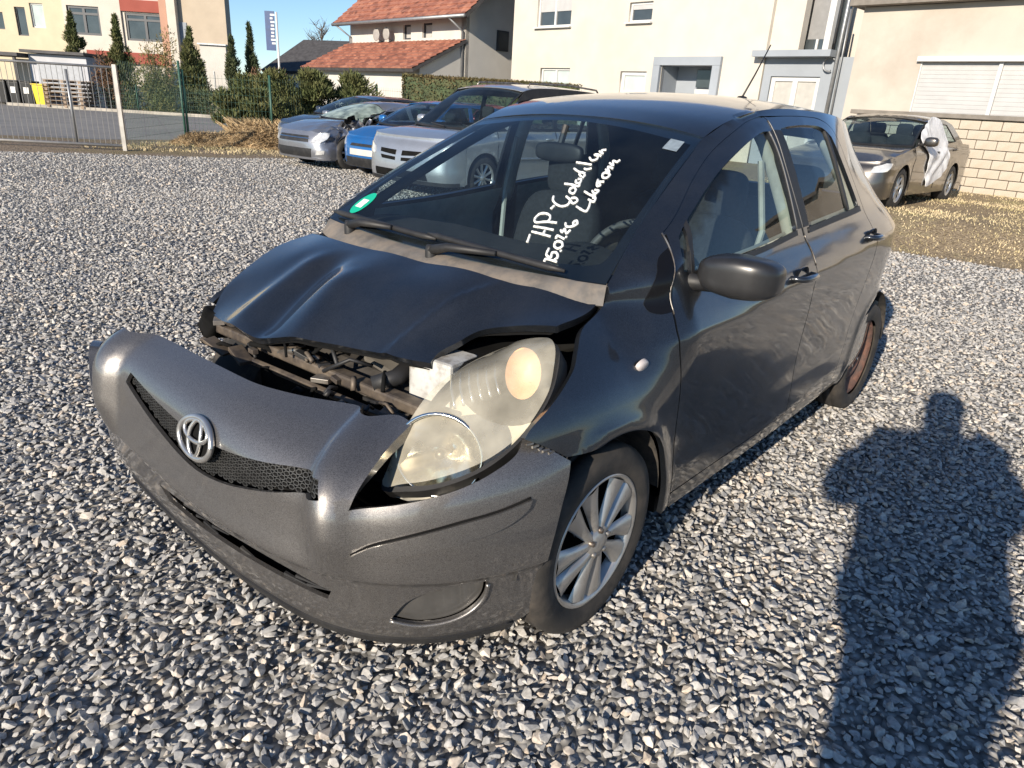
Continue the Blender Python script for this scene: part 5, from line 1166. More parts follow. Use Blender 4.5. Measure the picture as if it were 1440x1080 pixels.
# --- dark hatchback behind the wreck, red one between them
M_NIGHT=paint('blue_black_paint',(.03,.035,.045),metal=.5,rough=.35,dirt=.10)
DRK=dict(BLUE); DRK.update(paint=M_NIGHT,fo=.85,wb=2.6,ro=.75,hw=.88,shoulder=[(.3,.82),(0,.88),(-.4,.96),(-1.5,1.0),(-2.9,1.04),(-3.3,1.05)],ws0=(-.2,.98),ws1=(-1.1,1.40),roof=[(-1.1,1.40),(-1.5,1.46),(-2.2,1.46),(-2.9,1.38)],rear0=(-3.05,1.05),
  wins=[[(-.62,1.02),(-1.12,1.33),(-1.62,1.37),(-1.6,1.03)],[(-1.70,1.03),(-1.72,1.37),(-2.4,1.35),(-2.65,1.07)]],gaps=[-.35,-1.65],handles=[(-1.45,.9)])
bgcar('estate_car','blue black car with dark roof parked behind the smashed silver car',(-5.1,18.3),YW,DRK)
M_REDP=paint('red_paint',(.42,.015,.04),metal=.2,rough=.35,dirt=.06)
RED=dict(BLUE); RED.update(paint=M_REDP)
bgcar('small_car','red hatchback showing only its roof behind the blue car',(-2.4,19.6),YW,RED)
M_WHITEPAINT=paint('white_paint',(.72,.72,.70),metal=.0,rough=.35,flake=.05,dirt=.08)
WHT=dict(VAN); WHT.update(paint=M_WHITEPAINT,extra=[],framemat=M_WHITEPAINT)
bgcar('white_van','white van parked behind the silver minivan, only its roof in view',(3.0,20.2),YW,WHT,cat='van')
# --- grey saloon by the brick wall, door opening covered with white sheet
M_BRONZE=paint('grey_bronze_paint',(.10,.092,.085),metal=.75,rough=.36,flake=.2,dirt=.12)
SAL=dict(paint=M_BRONZE,fo=.90,wb=2.70,ro=1.05,hw=.88,clear=.17,rc=.48,wr=.315,nose_z=.70,hood_bulge=.06,
  shoulder=[(.4,.78),(0,.84),(-.4,.92),(-1.5,.95),(-2.8,1.0),(-3.7,.98)],ws0=(-.32,.93),ws1=(-1.25,1.36),roof=[(-1.22,1.36),(-1.5,1.42),(-2.0,1.43),(-2.5,1.36)],rear0=(-3.05,1.0),tumble=.42,
  front_prof=([.17,.35,.5,.6,.70],[.05,0,.02,.06,.14]),wins=[[(-.72,.97),(-1.2,1.29),(-1.66,1.33),(-1.66,.98)],[(-1.74,.98),(-1.74,1.33),(-2.2,1.30),(-2.62,1.03)]],gaps=[-.45,-1.70],handles=[(-1.5,.86),(-2.5,.9)],spokes=9,
  front_bits=[('headlamp',[(.50,.55),(.80,.58),(.95,.70),(.75,.70),(.52,.64)],M_LAMPGLASS,.014),('headlamp',[(-.50,.55),(-.80,.58),(-.95,.70),(-.75,.70),(-.52,.64)],M_LAMPGLASS,.014),
   ('grille',[(-.3,.50),(.3,.50),(.28,.62),(-.28,.62)],M_BLACK,.008),('lower_grille',[(-.45,.24),(.45,.24),(.45,.36),(-.45,.36)],M_BLACK,.008)])
M_SHEET=mat('white_plastic_sheet',(.74,.75,.77),rough=.42,var=.1,scale=9,bump=.5,bscale=14)
def sal_extra(C_,Yc,zt,fm):
    def sm(x,z):
        x=np.asarray(x,float); z=np.asarray(z,float); w=.014*np.sin(x*9+z*5+2*np.sin(z*7+x*3))+.008*np.sin(x*17-z*13+2.5*np.sin(x*6))
        return np.stack([x,Yc(x,z)+.028+w,z],-1)
    panel('plastic_sheet',outline([(-.86,1.20),(-1.2,1.36),(-1.55,1.41),(-1.80,1.37)],[(-1.80,1.37),(-1.97,1.1),(-2.08,.90),(-2.15,.66)],[(-2.15,.66),(-1.9,.46),(-1.62,.36),(-1.22,.31)],[(-1.22,.31),(-1.08,.6),(-.98,.84),(-.74,.96)],[(-.74,.96),(-.70,1.07),(-.86,1.20)]),sm,M_SHEET,C_,step=.03,flip=True,flange=.01,label='crumpled white plastic sheet taped over the door')
SAL['extra']=[('x',sal_extra)]
bgcar('saloon_car','bronze grey saloon with white plastic sheet taped over its side by the brick wall',(5.25,12.13),R(-134),SAL,z=.255)
# ================================================================ buildings, walls, fences, plants
def stucco(name,c,patch=None,rng=(.5,.75)): return mat(name,c,rough=.92,var=.06,scale=1.5,bump=.12,bscale=45,second=patch,sscale=.45,srange=rng,spec=.25)
M_WHITEW=stucco('cream_white_stucco',(.555,.515,.45),(.50,.46,.40))
M_WHITE2=stucco('white_stucco',(.54,.52,.48))
M_STAINW=stucco('stained_cream_stucco',(.49,.445,.385),(.385,.34,.285),(.46,.68))
M_BEIGE=stucco('beige_stucco',(.45,.38,.295)); M_CREAM=stucco('pale_yellow_stucco',(.56,.49,.35))
M_BLUEGREY=stucco('blue_grey_stucco',(.30,.33,.365)); M_REDW=stucco('red_stucco',(.30,.085,.065)); M_PINK=stucco('salmon_stucco',(.45,.265,.19))
M_FRAME=mat('white_window_frame',(.60,.60,.585),rough=.4,var=.04); M_DFRAME=mat('dark_window_frame',(.035,.04,.05),rough=.4,var=.1)
M_PANE=mat('window_glass_dark',(.05,.06,.065),rough=.06,coat=.6,var=.3,scale=1.2); M_BLIND=mat('lowered_blind',(.42,.41,.38),rough=.7,var=.1,scale=6); M_PALEPANE=mat('curtained_glass',(.46,.52,.50),rough=.12,coat=.7,var=.1,scale=2)
M_SHUT=mat('roller_shutter',(.44,.44,.435),rough=.55,var=.06,scale=4); M_CONC=mat('dark_concrete_coping',(.20,.18,.155),rough=.9,var=.2,scale=6,bump=.2,bscale=40)
M_BRICK=mat('cream_block',(.50,.44,.36),rough=.9,var=.13,scale=2.3,coords='Object',bump=.25,bscale=60,second=(.43,.37,.29),sscale=2.2); M_MORT=mat('mortar',(.36,.32,.265),rough=.95,var=.1)
M_ZINC=mat('zinc_pipe',(.30,.31,.32),rough=.45,metal=.6,var=.15); M_DARKROOF=mat('dark_slate_roof',(.06,.058,.06),rough=.7,var=.3,scale=4)
M_PLINTH=mat('grey_plinth',(.30,.29,.27),rough=.9,var=.1)
def tile_mat():
    m=bpy.data.materials.new('red_clay_tiles'); m.use_nodes=True; n=m.node_tree.nodes; l=m.node_tree.links; b=n['Principled BSDF']; b.inputs['Roughness'].default_value=.8
    tc=n.new('ShaderNodeTexCoord'); nz=n.new('ShaderNodeTexNoise'); nz.inputs['Scale'].default_value=2.5; nz.inputs['Detail'].default_value=9; l.new(tc.outputs['Object'],nz.inputs['Vector'])
    vo=n.new('ShaderNodeTexVoronoi'); vo.inputs['Scale'].default_value=4.5; l.new(tc.outputs['Object'],vo.inputs['Vector']); sp=n.new('ShaderNodeSeparateColor'); l.new(vo.outputs['Color'],sp.inputs[0])
    ad=n.new('ShaderNodeMath'); ad.operation='MULTIPLY_ADD'; ad.inputs[1].default_value=.45; l.new(sp.outputs[0],ad.inputs[0]); ml=n.new('ShaderNodeMath'); ml.operation='MULTIPLY'; ml.inputs[1].default_value=.6; l.new(nz.outputs[0],ml.inputs[0]); l.new(ml.outputs[0],ad.inputs[2])
    cr=n.new('ShaderNodeValToRGB'); e=cr.color_ramp.elements; e[0].position=.2; e[0].color=(.14,.06,.045,1); e[1].position=.85; e[1].color=(.44,.20,.13,1); k=e.new(.5); k.color=(.30,.115,.075,1); l.new(ad.outputs[0],cr.inputs[0]); l.new(cr.outputs[0],b.inputs['Base Color'])
    return m
M_TILE=tile_mat()
DANG=math.atan2(-.7239,.6899)
def building(name,label,q,ang,cat='building',z=0): 
    e=empty(name,(q[0],q[1],z),ang); tag(e,label,cat); return e
def wallp(par,rect,holes,m,y=0.,name='wall',reveal=.16):
    u0,u1,z0,z1=rect
    o_=np.array([(u0,z0),(u1,z0),(u1,z1),(u0,z1)],float); hs=[np.array([(a,c),(b,c),(b,d),(a,d)],float) for a,b,c,d in holes]
    return panel(name,o_,lambda u,z:np.stack([np.asarray(u,float),np.full_like(np.asarray(u,float),y),np.asarray(z,float)],-1),m,par,holes=hs,step=1.2,flip=False,flange=reveal)
def window(par,u0,u1,z0,z1,y=.12,bars=1,fm=None,pm=None,fw=.07,sill=None,trans=None,blind=0.0):
    fm=fm or M_FRAME; pm=pm or M_PANE
    g=MB(); g.box(((u0+u1)/2,y,z1-fw/2),(u1-u0,.06,fw)).box(((u0+u1)/2,y,z0+fw/2),(u1-u0,.06,fw)).box((u0+fw/2,y+.001,(z0+z1)/2),(fw,.06,z1-z0-.002)).box((u1-fw/2,y+.001,(z0+z1)/2),(fw,.06,z1-z0-.002))
    for k in range(bars):
        uu=u0+(u1-u0)*(k+1)/(bars+1); g.box((uu,y-.003,(z0+z1)/2),(fw*1.2,.06,z1-z0-2*fw))
    if trans: g.box(((u0+u1)/2,y-.006,trans),(u1-u0-2*fw,.06,fw))
    w=g.build('window',fm,par)
    MB().box(((u0+u1)/2,y+.025,(z0+z1)/2),(u1-u0-fw,.012,z1-z0-fw)).build('pane',pm,w)
    if blind: MB().box(((u0+u1)/2,y-.005,z1-(z1-z0)*blind/2),(u1-u0-2.2*fw,.02,(z1-z0)*blind)).build('roller_blind',M_SHUT,w)
    if sill: MB().box(((u0+u1)/2,-.03,z0-.025),(u1-u0+.12,.22,.045)).build('sill',sill,w)
    return w

# ---- brick wall (blocks one by one) with its coping
QW=(9.5,15.6)
bw=building('brick_wall','low cream block wall with dark concrete coping beside the bronze saloon',QW,DANG,'wall',z=.12)
U0,U1=-2.75,5.0; MB().box(((U0+U1)/2,.14,.80),(U1-U0,.22,1.60)).build('wall_core',M_MORT,bw)
br=random.Random(3); bl,bh,jt=.395,.186,.012
MB_=[]
for k in range(3):
    o=MB().box((0,0,0),(bl-jt,.10,bh-jt),bev=.008); MB_.append(o)
protos=[]
for k in range(4):
    g=MB().box((0,0,0),(bl-jt,.10,bh-jt),bev=.007+.002*k); me=mesh_obj('brick',g.v,g.f,M_BRICK,bw,smooth=False); protos.append(me.data); bpy.data.objects.remove(me)
for row in range(8):
    off=(row%2)*bl/2; n=int((U1-U0)/bl)+1
    for i in range(n):
        uc=U0+off+bl*(i+.5)-(.0)
        if uc+bl/2>U1 or uc-bl/2<U0-.001: continue
        o=bpy.data.objects.new('brick',br.choice(protos)); link(o,bw); o.location=(uc,.0+br.uniform(-.004,.004),.09+bh*row+bh/2); o.rotation_euler=(0,0,br.uniform(-.006,.006))
MB().box(((U0+U1)/2,.08,1.645),(U1-U0+.3,.36,.09),bev=.01).build('coping',M_CONC,bw)

# ---- right-hand building with roller shutters
QR=(9.5+.724*.45,15.6+.69*.45)
rb=building('commercial_building','stained cream building with grey roller shutters behind the block wall',QR,DANG)
wallp(rb,(-3.32,9.0,0,3.98),[(-1.82,2.05,1.55,2.84)],M_STAINW); MB().box((2.84,3.2,1.95),(12.2,5.6,3.9)).build('rear_wall',M_STAINW,rb)
MB().box((2.8,3.0,4.05),(12.7,6.6,.12)).build('roof_edge',M_CONC,rb)
MB().box((.12,-.05,2.90),(4.0,.12,.10)).build('shutter_box',M_FRAME,rb)
for k,(a,b) in enumerate(((-1.80,-.30),(-.22,1.28))):
    g=MB(); z=1.58
    while z<2.80:
        g.box(((a+b)/2,.07,z+.042),(b-a,.022,.0835),bev=.003); z+=.085
    s=g.build('shutter_curtain',M_SHUT,rb); s['kind']='stuff'
    MB().box(((a+b)/2,.11,2.2),(b-a,.02,1.28)).build('shutter_backing',M_SHUT,rb)
for u in (-1.83,-.26,1.30): MB().box((u,.05,2.2),(.07,.08,1.28)).build('shutter_rail',M_FRAME,rb)

# ---- white building with entrance and blue-grey link
QB=(9.5+.724*2.2,15.6+.69*2.2)
wbld=building('apartment_house','cream white apartment building with recessed grey entrance and small windows',QB,DANG)
wins=[(-15.95,-14.25,4.12,5.6),(-11.68,-10.75,4.14,4.72),(-11.78,-10.70,2.0,2.70),(-15.6,-14.1,2.0,2.78),(-10.12,-8.22,.3,2.88)]
wallp(wbld,(-17.2,-6.62,0,9.0),wins,M_WHITEW); MB().box((-11.9,4.0,4.45),(10.4,5.8,8.9)).build('rear_wall',M_WHITEW,wbld)
wl_=MB().box((-17.185,3.3,4.4),(.03,6.2,8.8)).build('gable_wall',M_WHITEW,wbld)
window(wbld,-15.95,-14.25,4.12,5.6,bars=1,sill=M_FRAME,blind=.66); window(wbld,-11.68,-10.75,4.14,4.72,bars=0,sill=M_FRAME,blind=.35); window(wbld,-11.78,-10.70,2.0,2.70,bars=0,pm=M_PALEPANE,sill=M_FRAME,fw=.12); window(wbld,-15.6,-14.1,2.0,2.78,bars=1,pm=M_PALEPANE)
# entrance: grey surround, recessed door with glazed top and white panel
g=MB().box((-9.17,-.06,3.0),(2.44,.12,.24)).box((-10.26,-.061,1.6),(.26,.12,2.55)).box((-8.08,-.061,1.6),(.26,.12,2.55)); g.build('entrance_surround',M_BLUEGREY,wbld)
MB().box((-9.17,.9,1.5),(1.95,.05,2.8)).build('entrance_back',M_BLUEGREY,wbld); MB().box((-10.14,.5,1.55),(.04,.9,2.7)).build('entrance_side',M_BLUEGREY,wbld); MB().box((-8.20,.5,1.55),(.04,.9,2.7)).build('entrance_side',M_BLUEGREY,wbld); MB().box((-9.17,.5,2.92),(1.95,.9,.04)).build('entrance_soffit',M_BLUEGREY,wbld)
g=MB().box((-8.75,.80,2.55),(1.1,.05,.5)); g.build('transom_pane',M_PANE,wbld)
d_=MB().box((-8.75,.82,1.75),(1.15,.06,1.0)).build('door',M_FRAME,wbld); MB().box((-8.75,.78,1.95),(.75,.03,.35)).build('door_panel',M_BLIND,d_)
# shutter house step
lk=building('stair_link','blue grey ground floor link with white double window and glazed stairwell above',(QB[0],QB[1]),DANG)
wallp(lk,(-6.60,-3.2,0,3.10),[(-6.36,-4.92,.6,2.62)],M_BLUEGREY,y=.05)
window(lk,-6.36,-4.92,.6,2.62,y=.15,bars=1,fw=.12,pm=M_BLIND)
MB().box((-5.7,-.10,3.17),(2.25,.55,.16)).build('canopy',M_BLUEGREY,lk)
MB().box((-6.20,.30,5.4),(.90,.30,4.3)).build('pillar_wall',M_WHITEW,lk)
MB().box((-5.45,.75,5.6),(.75,.08,4.2)).build('stair_panel',mat('grey_panel',(.25,.25,.25),rough=.6,var=.08),lk)
MB().box((-5.45,.60,3.42),(.75,.05,.34)).build('stair_window',M_PANE,lk); MB().box((-5.45,.56,3.42),(.06,.05,.34)).build('stair_mullion',M_FRAME,lk)
MB().box((-5.0,.25,5.3),(.16,.2,4.1)).build('white_post',M_FRAME,lk); MB().box((-4.80,.6,5.3),(.24,.06,4.1)).build('stair_window',M_PANE,lk)
MB().box((-5.0,3.8,4.0),(3.2,5.4,8.0)).build('rear_wall',M_WHITEW,lk)
MB().tube([(-4.52,-.05,7.0),(-4.52,-.05,.3)],.05,10).build('drain_pipe',M_ZINC,lk,smooth=True); MB().tube([(-4.42,-.06,4.2),(-4.40,-.06,3.2),(-4.36,-.06,.3)],.025,8).build('cable_duct',M_ZINC,lk,smooth=True)
th=np.linspace(.6,5.2,14); MB().tube([(-4.70+.16*math.cos(t),-.06,2.92+.17*math.sin(t)) for t in th],.022,8).build('cable_loop',M_ZINC,lk,smooth=True)
# ---- house with red tiled roof and lean-to
QH=(-5.0,33.0)
hs=building('tiled_house','white two storey house with red tiled roof and a tiled lean-to',QH,DANG)
wallp(hs,(-5.3,3.42,0,4.75),[(-.92,-.32,3.80,4.38),(.50,1.20,3.84,4.40)],M_WHITE2)
window(hs,-.92,-.32,3.80,4.38,bars=0,fm=M_DFRAME,pm=M_BLIND); window(hs,.50,1.20,3.78,4.40,bars=0,fm=M_DFRAME,pm=M_BLIND)
# gable wall: pentagon facing along +x
gw=MB(); D_=9.0; ridge=8.6
gw.prism([(0.0,0),(D_,0),(D_,4.75),(D_/2,ridge),(0,4.75)],3.12,3.42,lambda u,v,h:(h,u,v)); gw.build('gable_wall',M_WHITE2,hs)
wg=MB().box((3.44,1.9,3.85),(.06,.62,.75)).build('window',M_DFRAME,hs); MB().box((3.475,1.9,3.85),(.02,.5,.62)).build('pane',M_PANE,wg)
def roof_slab(name,pts,th_,par,m):
    a=[Vector(p) for p in pts]; n=(a[1]-a[0]).cross(a[2]-a[0]).normalized(); n=n if n.z>0 else -n
    v=[tuple(p) for p in a]+[tuple(p-n*th_) for p in a]; k=len(a)
    return MB().add(v,[tuple(range(k)),tuple(range(2*k-1,k-1,-1))]+[(i,(i+1)%k,k+(i+1)%k,k+i) for i in range(k)]).build(name,m,par)
def tile_rows(par,p0,p1,p2,p3,rows,m):
    """courses of roof tiles as stepped strips between eave p0-p1 and top p3-p2."""
    p0,p1,p2,p3=[np.array(p,float) for p in (p0,p1,p2,p3)]; g=MB()
    nrm_=np.cross(p1-p0,p3-p0); nrm_/=np.linalg.norm(nrm_); nrm_=nrm_ if nrm_[2]>0 else -nrm_
    for k in range(rows):
        a,b=k/rows,(k+1.04)/rows
        A=p0+(p3-p0)*a; B=p1+(p2-p1)*a; C=p1+(p2-p1)*b; D=p0+(p3-p0)*b
        cols=max(2,int(np.linalg.norm(B-A)/.30)); V=[];F=[]
        for i in range(cols*2+1):
            t=i/(cols*2); w=.022*(i%2)
            V+= [A+(B-A)*t+nrm_*(.055+w),D+(C-D)*t+nrm_*(.012+w),A+(B-A)*t+nrm_*.01]
        for i in range(cols*2): F+= [(3*i,3*i+3,3*i+4,3*i+1),(3*i+2,3*i+5,3*i+3,3*i)]
        g.add([tuple(v) for v in V],F)
    o=g.build('roof_tiles',m,par,smooth=False); o['kind']='stuff'; return o
r1=roof_slab('roof',[(-5.55,-.75,4.50),(4.3,-.75,4.50),(4.3,4.5,8.75),(-5.55,4.5,8.75)],.14,hs,M_DARKROOF); tile_rows(hs,(-5.55,-.75,4.50),(4.3,-.75,4.50),(4.3,4.5,8.75),(-5.55,4.5,8.75),20,M_TILE)
roof_slab('roof',[(-5.55,9.75,4.50),(4.3,9.75,4.50),(4.3,4.5,8.75),(-5.55,4.5,8.75)],.14,hs,M_TILE)
MB().box((-.9,4.5,2.3),(8.4,8.4,4.6)).build('rear_wall',M_WHITE2,hs)
MB().tube([(-5.55,-.80,4.45),(4.3,-.80,4.45)],.07,8).build('gutter',M_ZINC,hs,smooth=True); MB().tube([(3.35,-.78,4.4),(3.35,-.12,4.0),(3.35,-.10,.2)],.045,8).build('drain_pipe',M_ZINC,hs,smooth=True); MB().tube([(-5.2,-.78,4.4),(-5.15,-.12,4.0),(-5.15,-.10,.2)],.045,8).build('drain_pipe',M_ZINC,hs,smooth=True)
LD=2.1
MB().box((-1.0,-LD/2,1.25),(8.4,LD,2.5)).build('lean_to_wall',M_WHITE2,hs)
g=MB(); g.prism([(-LD,0),(0,0),(0,3.6),(-LD,2.62)],3.205,3.30,lambda u,v,h:(h,u,v)); g.build('lean_to_gable',M_WHITE2,hs)
roof_slab('lean_to_roof',[(-5.45,-LD-.45,2.50),(3.45,-LD-.45,2.50),(3.45,-.01,3.72),(-5.45,-.01,3.72)],.12,hs,M_DARKROOF); tile_rows(hs,(-5.45,-LD-.45,2.50),(3.45,-LD-.45,2.50),(3.45,-.01,3.72),(-5.45,-.01,3.72),9,M_TILE)
for k,(u,z) in enumerate(((-2.5,4.0),(-1.7,4.02))):
    v,f=superell((u,-.35,z),(.26,.04,.26),1,1,18,10); ds_=mesh_obj('satellite_dish',v,f,mat('grey_dish',(.33,.31,.29),rough=.5,var=.1),hs); MB().tube([(u,-.3,z-.1),(u,-.05,z-.25)],.02,6).build('dish_arm',M_ZINC,ds_)
# ---- far dark roofs
fr=building('farmhouse','far grey house with a dark slate roof behind the conifers',(-17.5,62),R(-20))
MB().box((0,3,1.6),(9,6,3.2)).build('wall',M_WHITE2,fr); roof_slab('roof',[(-5,-.5,3.0),(5.5,-.5,3.0),(5.0,3,5.6),(-3.2,3,5.6)],.2,fr,M_DARKROOF); roof_slab('roof',[(-5,6.5,3.0),(5.5,6.5,3.0),(5.0,3,5.6),(-3.2,3,5.6)],.2,fr,M_DARKROOF)

# ---- left building group (facing the yard across the road)
ob=building('office_building','yellow and beige office block with red bands and dark windows across the road',(0,46),0)
ow=[(-30.68,-30.05,3.62,5.15),(-29.75,-28.95,4.1,5.4),(-32.2,-31.42,3.9,4.82),(-27.50,-25.60,3.86,5.40),(-24.15,-21.80,3.72,5.20),(-24.15,-21.80,5.95,7.4)]
wallp(ob,(-42,-27.75,0,9.5),[ow[0],ow[1],ow[2]],M_CREAM); wallp(ob,(-27.74,-24.32,0,9.5),[ow[3]],M_WHITEW,y=-.10); wallp(ob,(-24.31,-21.42,0,9.5),[ow[4],ow[5]],M_WHITEW,y=.02)
window(ob,*ow[0],bars=0,fm=M_DFRAME); window(ob,*ow[1],bars=0,pm=M_PALEPANE); window(ob,*ow[2],bars=0,fm=M_DFRAME)
window(ob,*ow[3],y=.02,bars=1,fm=M_DFRAME,fw=.13,trans=5.0); window(ob,*ow[4],y=.1,bars=1,fm=M_DFRAME,fw=.12,trans=4.85); window(ob,*ow[5],y=.1,bars=1,fm=M_DFRAME,fw=.12)
MB().box((-22.95,-.06,5.58),(2.7,.12,.62)).build('red_band',M_REDW,ob); MB().box((-24.0,-.16,2.75),(5.2,.12,.62)).build('red_band',M_REDW,ob)
MB().box((-21.62,-.25,4.8),(.42,.5,9.6)).build('salmon_pier',M_PINK,ob); MB().box((-21.1,-.30,4.8),(.50,.6,9.6)).build('cream_pier',M_WHITEW,ob)
MB().box((-22.9,.55,2.2),(2.6,.05,1.2)).build('shop_window',M_PANE,ob)
MB().box((-19.45,.15,4.8),(2.75,.7,9.6)).build('beige_tower',M_BEIGE,ob); MB().box((-20.7,-.22,4.3),(.55,.05,1.1)).build('grey_slot',M_BLUEGREY,ob)
MB().box((-18.95,-.26,2.3),(1.55,.12,2.85)).build('white_panel',M_WHITE2,ob); MB().box((-18.95,-.36,3.76),(1.7,.25,.08)).build('panel_hood',M_ZINC,ob)
MB().box((-19.0,-.34,1.6),(.06,.04,1.4)).build('panel_rib',M_ZINC,ob)
MB().box((-32,2.4,4.7),(19,4,9.4)).build('rear_wall',M_CREAM,ob)
ga=building('garage','pale grey garage shed with dark roof edge and carport beside it',(0,39.5),0,'garage')
MB().box((-24.55,1.5,1.25),(3.0,3.0,2.5)).build('wall',mat('pale_grey_render',(.46,.47,.50),rough=.85,var=.12,scale=1.5),ga); MB().box((-24.6,1.4,2.60),(3.3,3.5,.14)).build('roof',M_DARKROOF,ga)
MB().box((-24.5,-.01,1.05),(2.3,.06,2.1)).build('garage_door',mat('grey_door',(.36,.38,.41),rough=.6,var=.08),ga)
MB().box((-28.6,1.0,2.40),(5.0,3.6,.16)).build('carport_roof',M_DARKROOF,ga); MB().box((-27.4,2.0,1.6),(1.5,.2,1.3)).build('carport_wall',M_WHITEW,ga)
for u in (-26.4,-29.2,-31): MB().box((u,-.6,1.15),(.12,.12,2.3)).build('carport_post',M_DARKROOF,ga)
# bins, pallets
M_BIN=mat('black_bin_plastic',(.015,.016,.017),rough=.5,var=.2); M_YBIN=mat('yellow_bin_plastic',(.75,.55,.03),rough=.5,var=.1); M_WOOD=mat('weathered_pallet_wood',(.33,.25,.18),rough=.9,var=.3,scale=6,second=(.20,.15,.11),sscale=4)
def bin_(x,y,lid,label,group=None,body=None,h=1.1):
    b=empty('wheelie_bin',(x,y,0)); tag(b,label,'bin',group)
    v=[(-.22,-.25,.08),(.22,-.25,.08),(.22,.25,.08),(-.22,.25,.08),(-.29,-.33,h),(.29,-.33,h),(.29,.33,h),(-.29,.33,h)]
    MB().add(v,[(3,2,1,0),(4,5,6,7),(0,1,5,4),(1,2,6,5),(2,3,7,6),(3,0,4,7)]).build('body',body or M_BIN,b,bevel=.03)
    MB().box((0,.0,h+.045),(.62,.74,.07),bev=.03).build('lid',lid,b); MB().tube([(-.25,.4,h),(.25,.4,h)],.02,8).build('handle',M_BIN,b)
    for s_ in (-1,1): MB().lathe([(.001,-.03),(.1,-.03),(.1,.03),(.001,.03)],14,'X',(s_*.24,.25,.1)).build('wheel',M_BIN,b)
    return b
for k,x in enumerate((-26.5,-25.85,-25.2)):
    b=bin_(x,37.9,M_BIN,['black wheelie bin without a notice at the end of the row','black wheelie bin with white notice in the middle of the row','black wheelie bin with white notice next to the yellow bin'][k],'black bins by the garage')
    if k: MB().box((0,-.31,.75),(.26,.02,.34),rx=R(-4)).build('paper_notice',M_FRAME,b)
bin_(-24.35,37.5,M_YBIN,'yellow wheelie bin standing beside the wooden pallet stack',body=M_YBIN,h=1.0)
pl=empty('pallet_stack',(-23.0,37.6,0)); tag(pl,'weathered wooden pallet stack in front of the grey garage','pallets')
pr=random.Random(8)
for k in range(7):
    z=.1+k*.19
    for j in range(3): MB().box((-.85+.85*j,pr.uniform(-.02,.02),z),(.14,1.1,.10)).build('block',M_WOOD,pl)
    for j in range(5): MB().box((pr.uniform(-.03,.03),-.5+.25*j,z+.07),(2.05,.12,.025)).build('board',M_WOOD,pl)

# ---- gate and fences
M_GALV=mat('galvanised_steel',(.42,.40,.37),rough=.5,metal=.55,var=.15,scale=5); M_GREENP=mat('green_powder_coat',(.035,.10,.075),rough=.5,var=.15)
def gate(xa,ya,xb,yb,h,label):
    L=math.hypot(xb-xa,yb-ya); e=empty('gate',(xa,ya,0),math.atan2(yb-ya,xb-xa)); tag(e,label,'gate')
    MB().tube([(0,0,.10),(L,0,.10)],.035,8).build('bottom_rail',M_GALV,e,smooth=True); MB().tube([(0,0,h-.06),(L,0,h-.06)],.025,8).build('top_rail',M_GALV,e,smooth=True)
    MB().box((L,0,h/2),(.08,.08,h)).build('gate_post',M_GALV,e); MB().tube([(L-1.0,.03,.1),(L-1.0,.03,h-.15)],.03,8).build('stile',M_ZINC,e,smooth=True)
    n=int(L/.11)
    for k in range(n): MB().tube([(.05+k*L/n,0,.10),(.05+k*L/n,0,h-.06)],.006,5).build('bar',M_GALV,e)
    return e
gate(-15.6,15.3,-8.93,16.31,1.76,'galvanised sliding gate of thin vertical bars along the road')
def mesh_fence(pts,h,label,step=2.4,pm=None,dz=.10,posth=None,first=True):
    pm=pm or M_GREENP
    e=empty('mesh_fence',(pts[0][0],pts[0][1],0)); tag(e,label,'fence')
    for (xa,ya),(xb,yb) in zip(pts[:-1],pts[1:]):
        L=math.hypot(xb-xa,yb-ya); n=max(1,round(L/step)); dx,dy=(xb-xa)/L,(yb-ya)/L; ox,oy=xa-pts[0][0],ya-pts[0][1]
        for k in range(n+1 if (xb,yb)==pts[-1] else n):
            if k==0 and not first: continue
            t=L*k/n; MB().tube([(ox+dx*t,oy+dy*t,0),(ox+dx*t,oy+dy*t,posth or h+.08)],.035,8).build('post',pm,e,smooth=True)
        g=MB()
        z=.06
        while z<=h: g.tube([(ox,oy,z),(ox+dx*L,oy+dy*L,z)],.0035,4,cap=False); z+=.2
        t=0
        while t<L: g.tube([(ox+dx*t,oy+dy*t,.03),(ox+dx*t,oy+dy*t,h)],.0028,4,cap=False); t+=.10
        w=g.build('wire_mesh',pm,e); w['kind']='stuff'
    return e
mesh_fence([(-8.9,16.4),(-9.55,20.65)],1.85,'green wire fence between the gate post and the tall corner post',step=5,posth=2.04,first=False)
mesh_fence([(-9.5,20.72),(-7.42,21.6),(-3.0,30)],1.75,'green wire fence running behind the dry grass heap',step=2.3)
mesh_fence([(-22.1,37.6),(-12.4,37.9)],1.25,'dark green wire fence in front of the garden across the road',step=2.5)
kb=MB().box((-19.0,37.2,.06),(14,.18,.14)).build('kerb',M_KERB); kb['kind']='structure'
# ---- pylon sign
py=empty('pylon_sign',(-11.3,34,0)); tag(py,'tall narrow blue and white pylon sign on a white pole','sign')
MB().tube([(.10,0,0),(.10,0,4.6)],.045,10).build('pole',M_FRAME,py,smooth=True); MB().box((-.20,0,3.85),(.40,.06,1.55)).build('board',mat('blue_sign_board',(.015,.05,.16),rough=.4,var=.2,scale=6),py)
pr=random.Random(2)
for k in range(9): MB().box((-.09+pr.uniform(-.03,.03),-.035,4.48-.14*k),(.16+pr.uniform(-.05,.04),.01,.075)).build('letter_mark',M_FRAME,py)

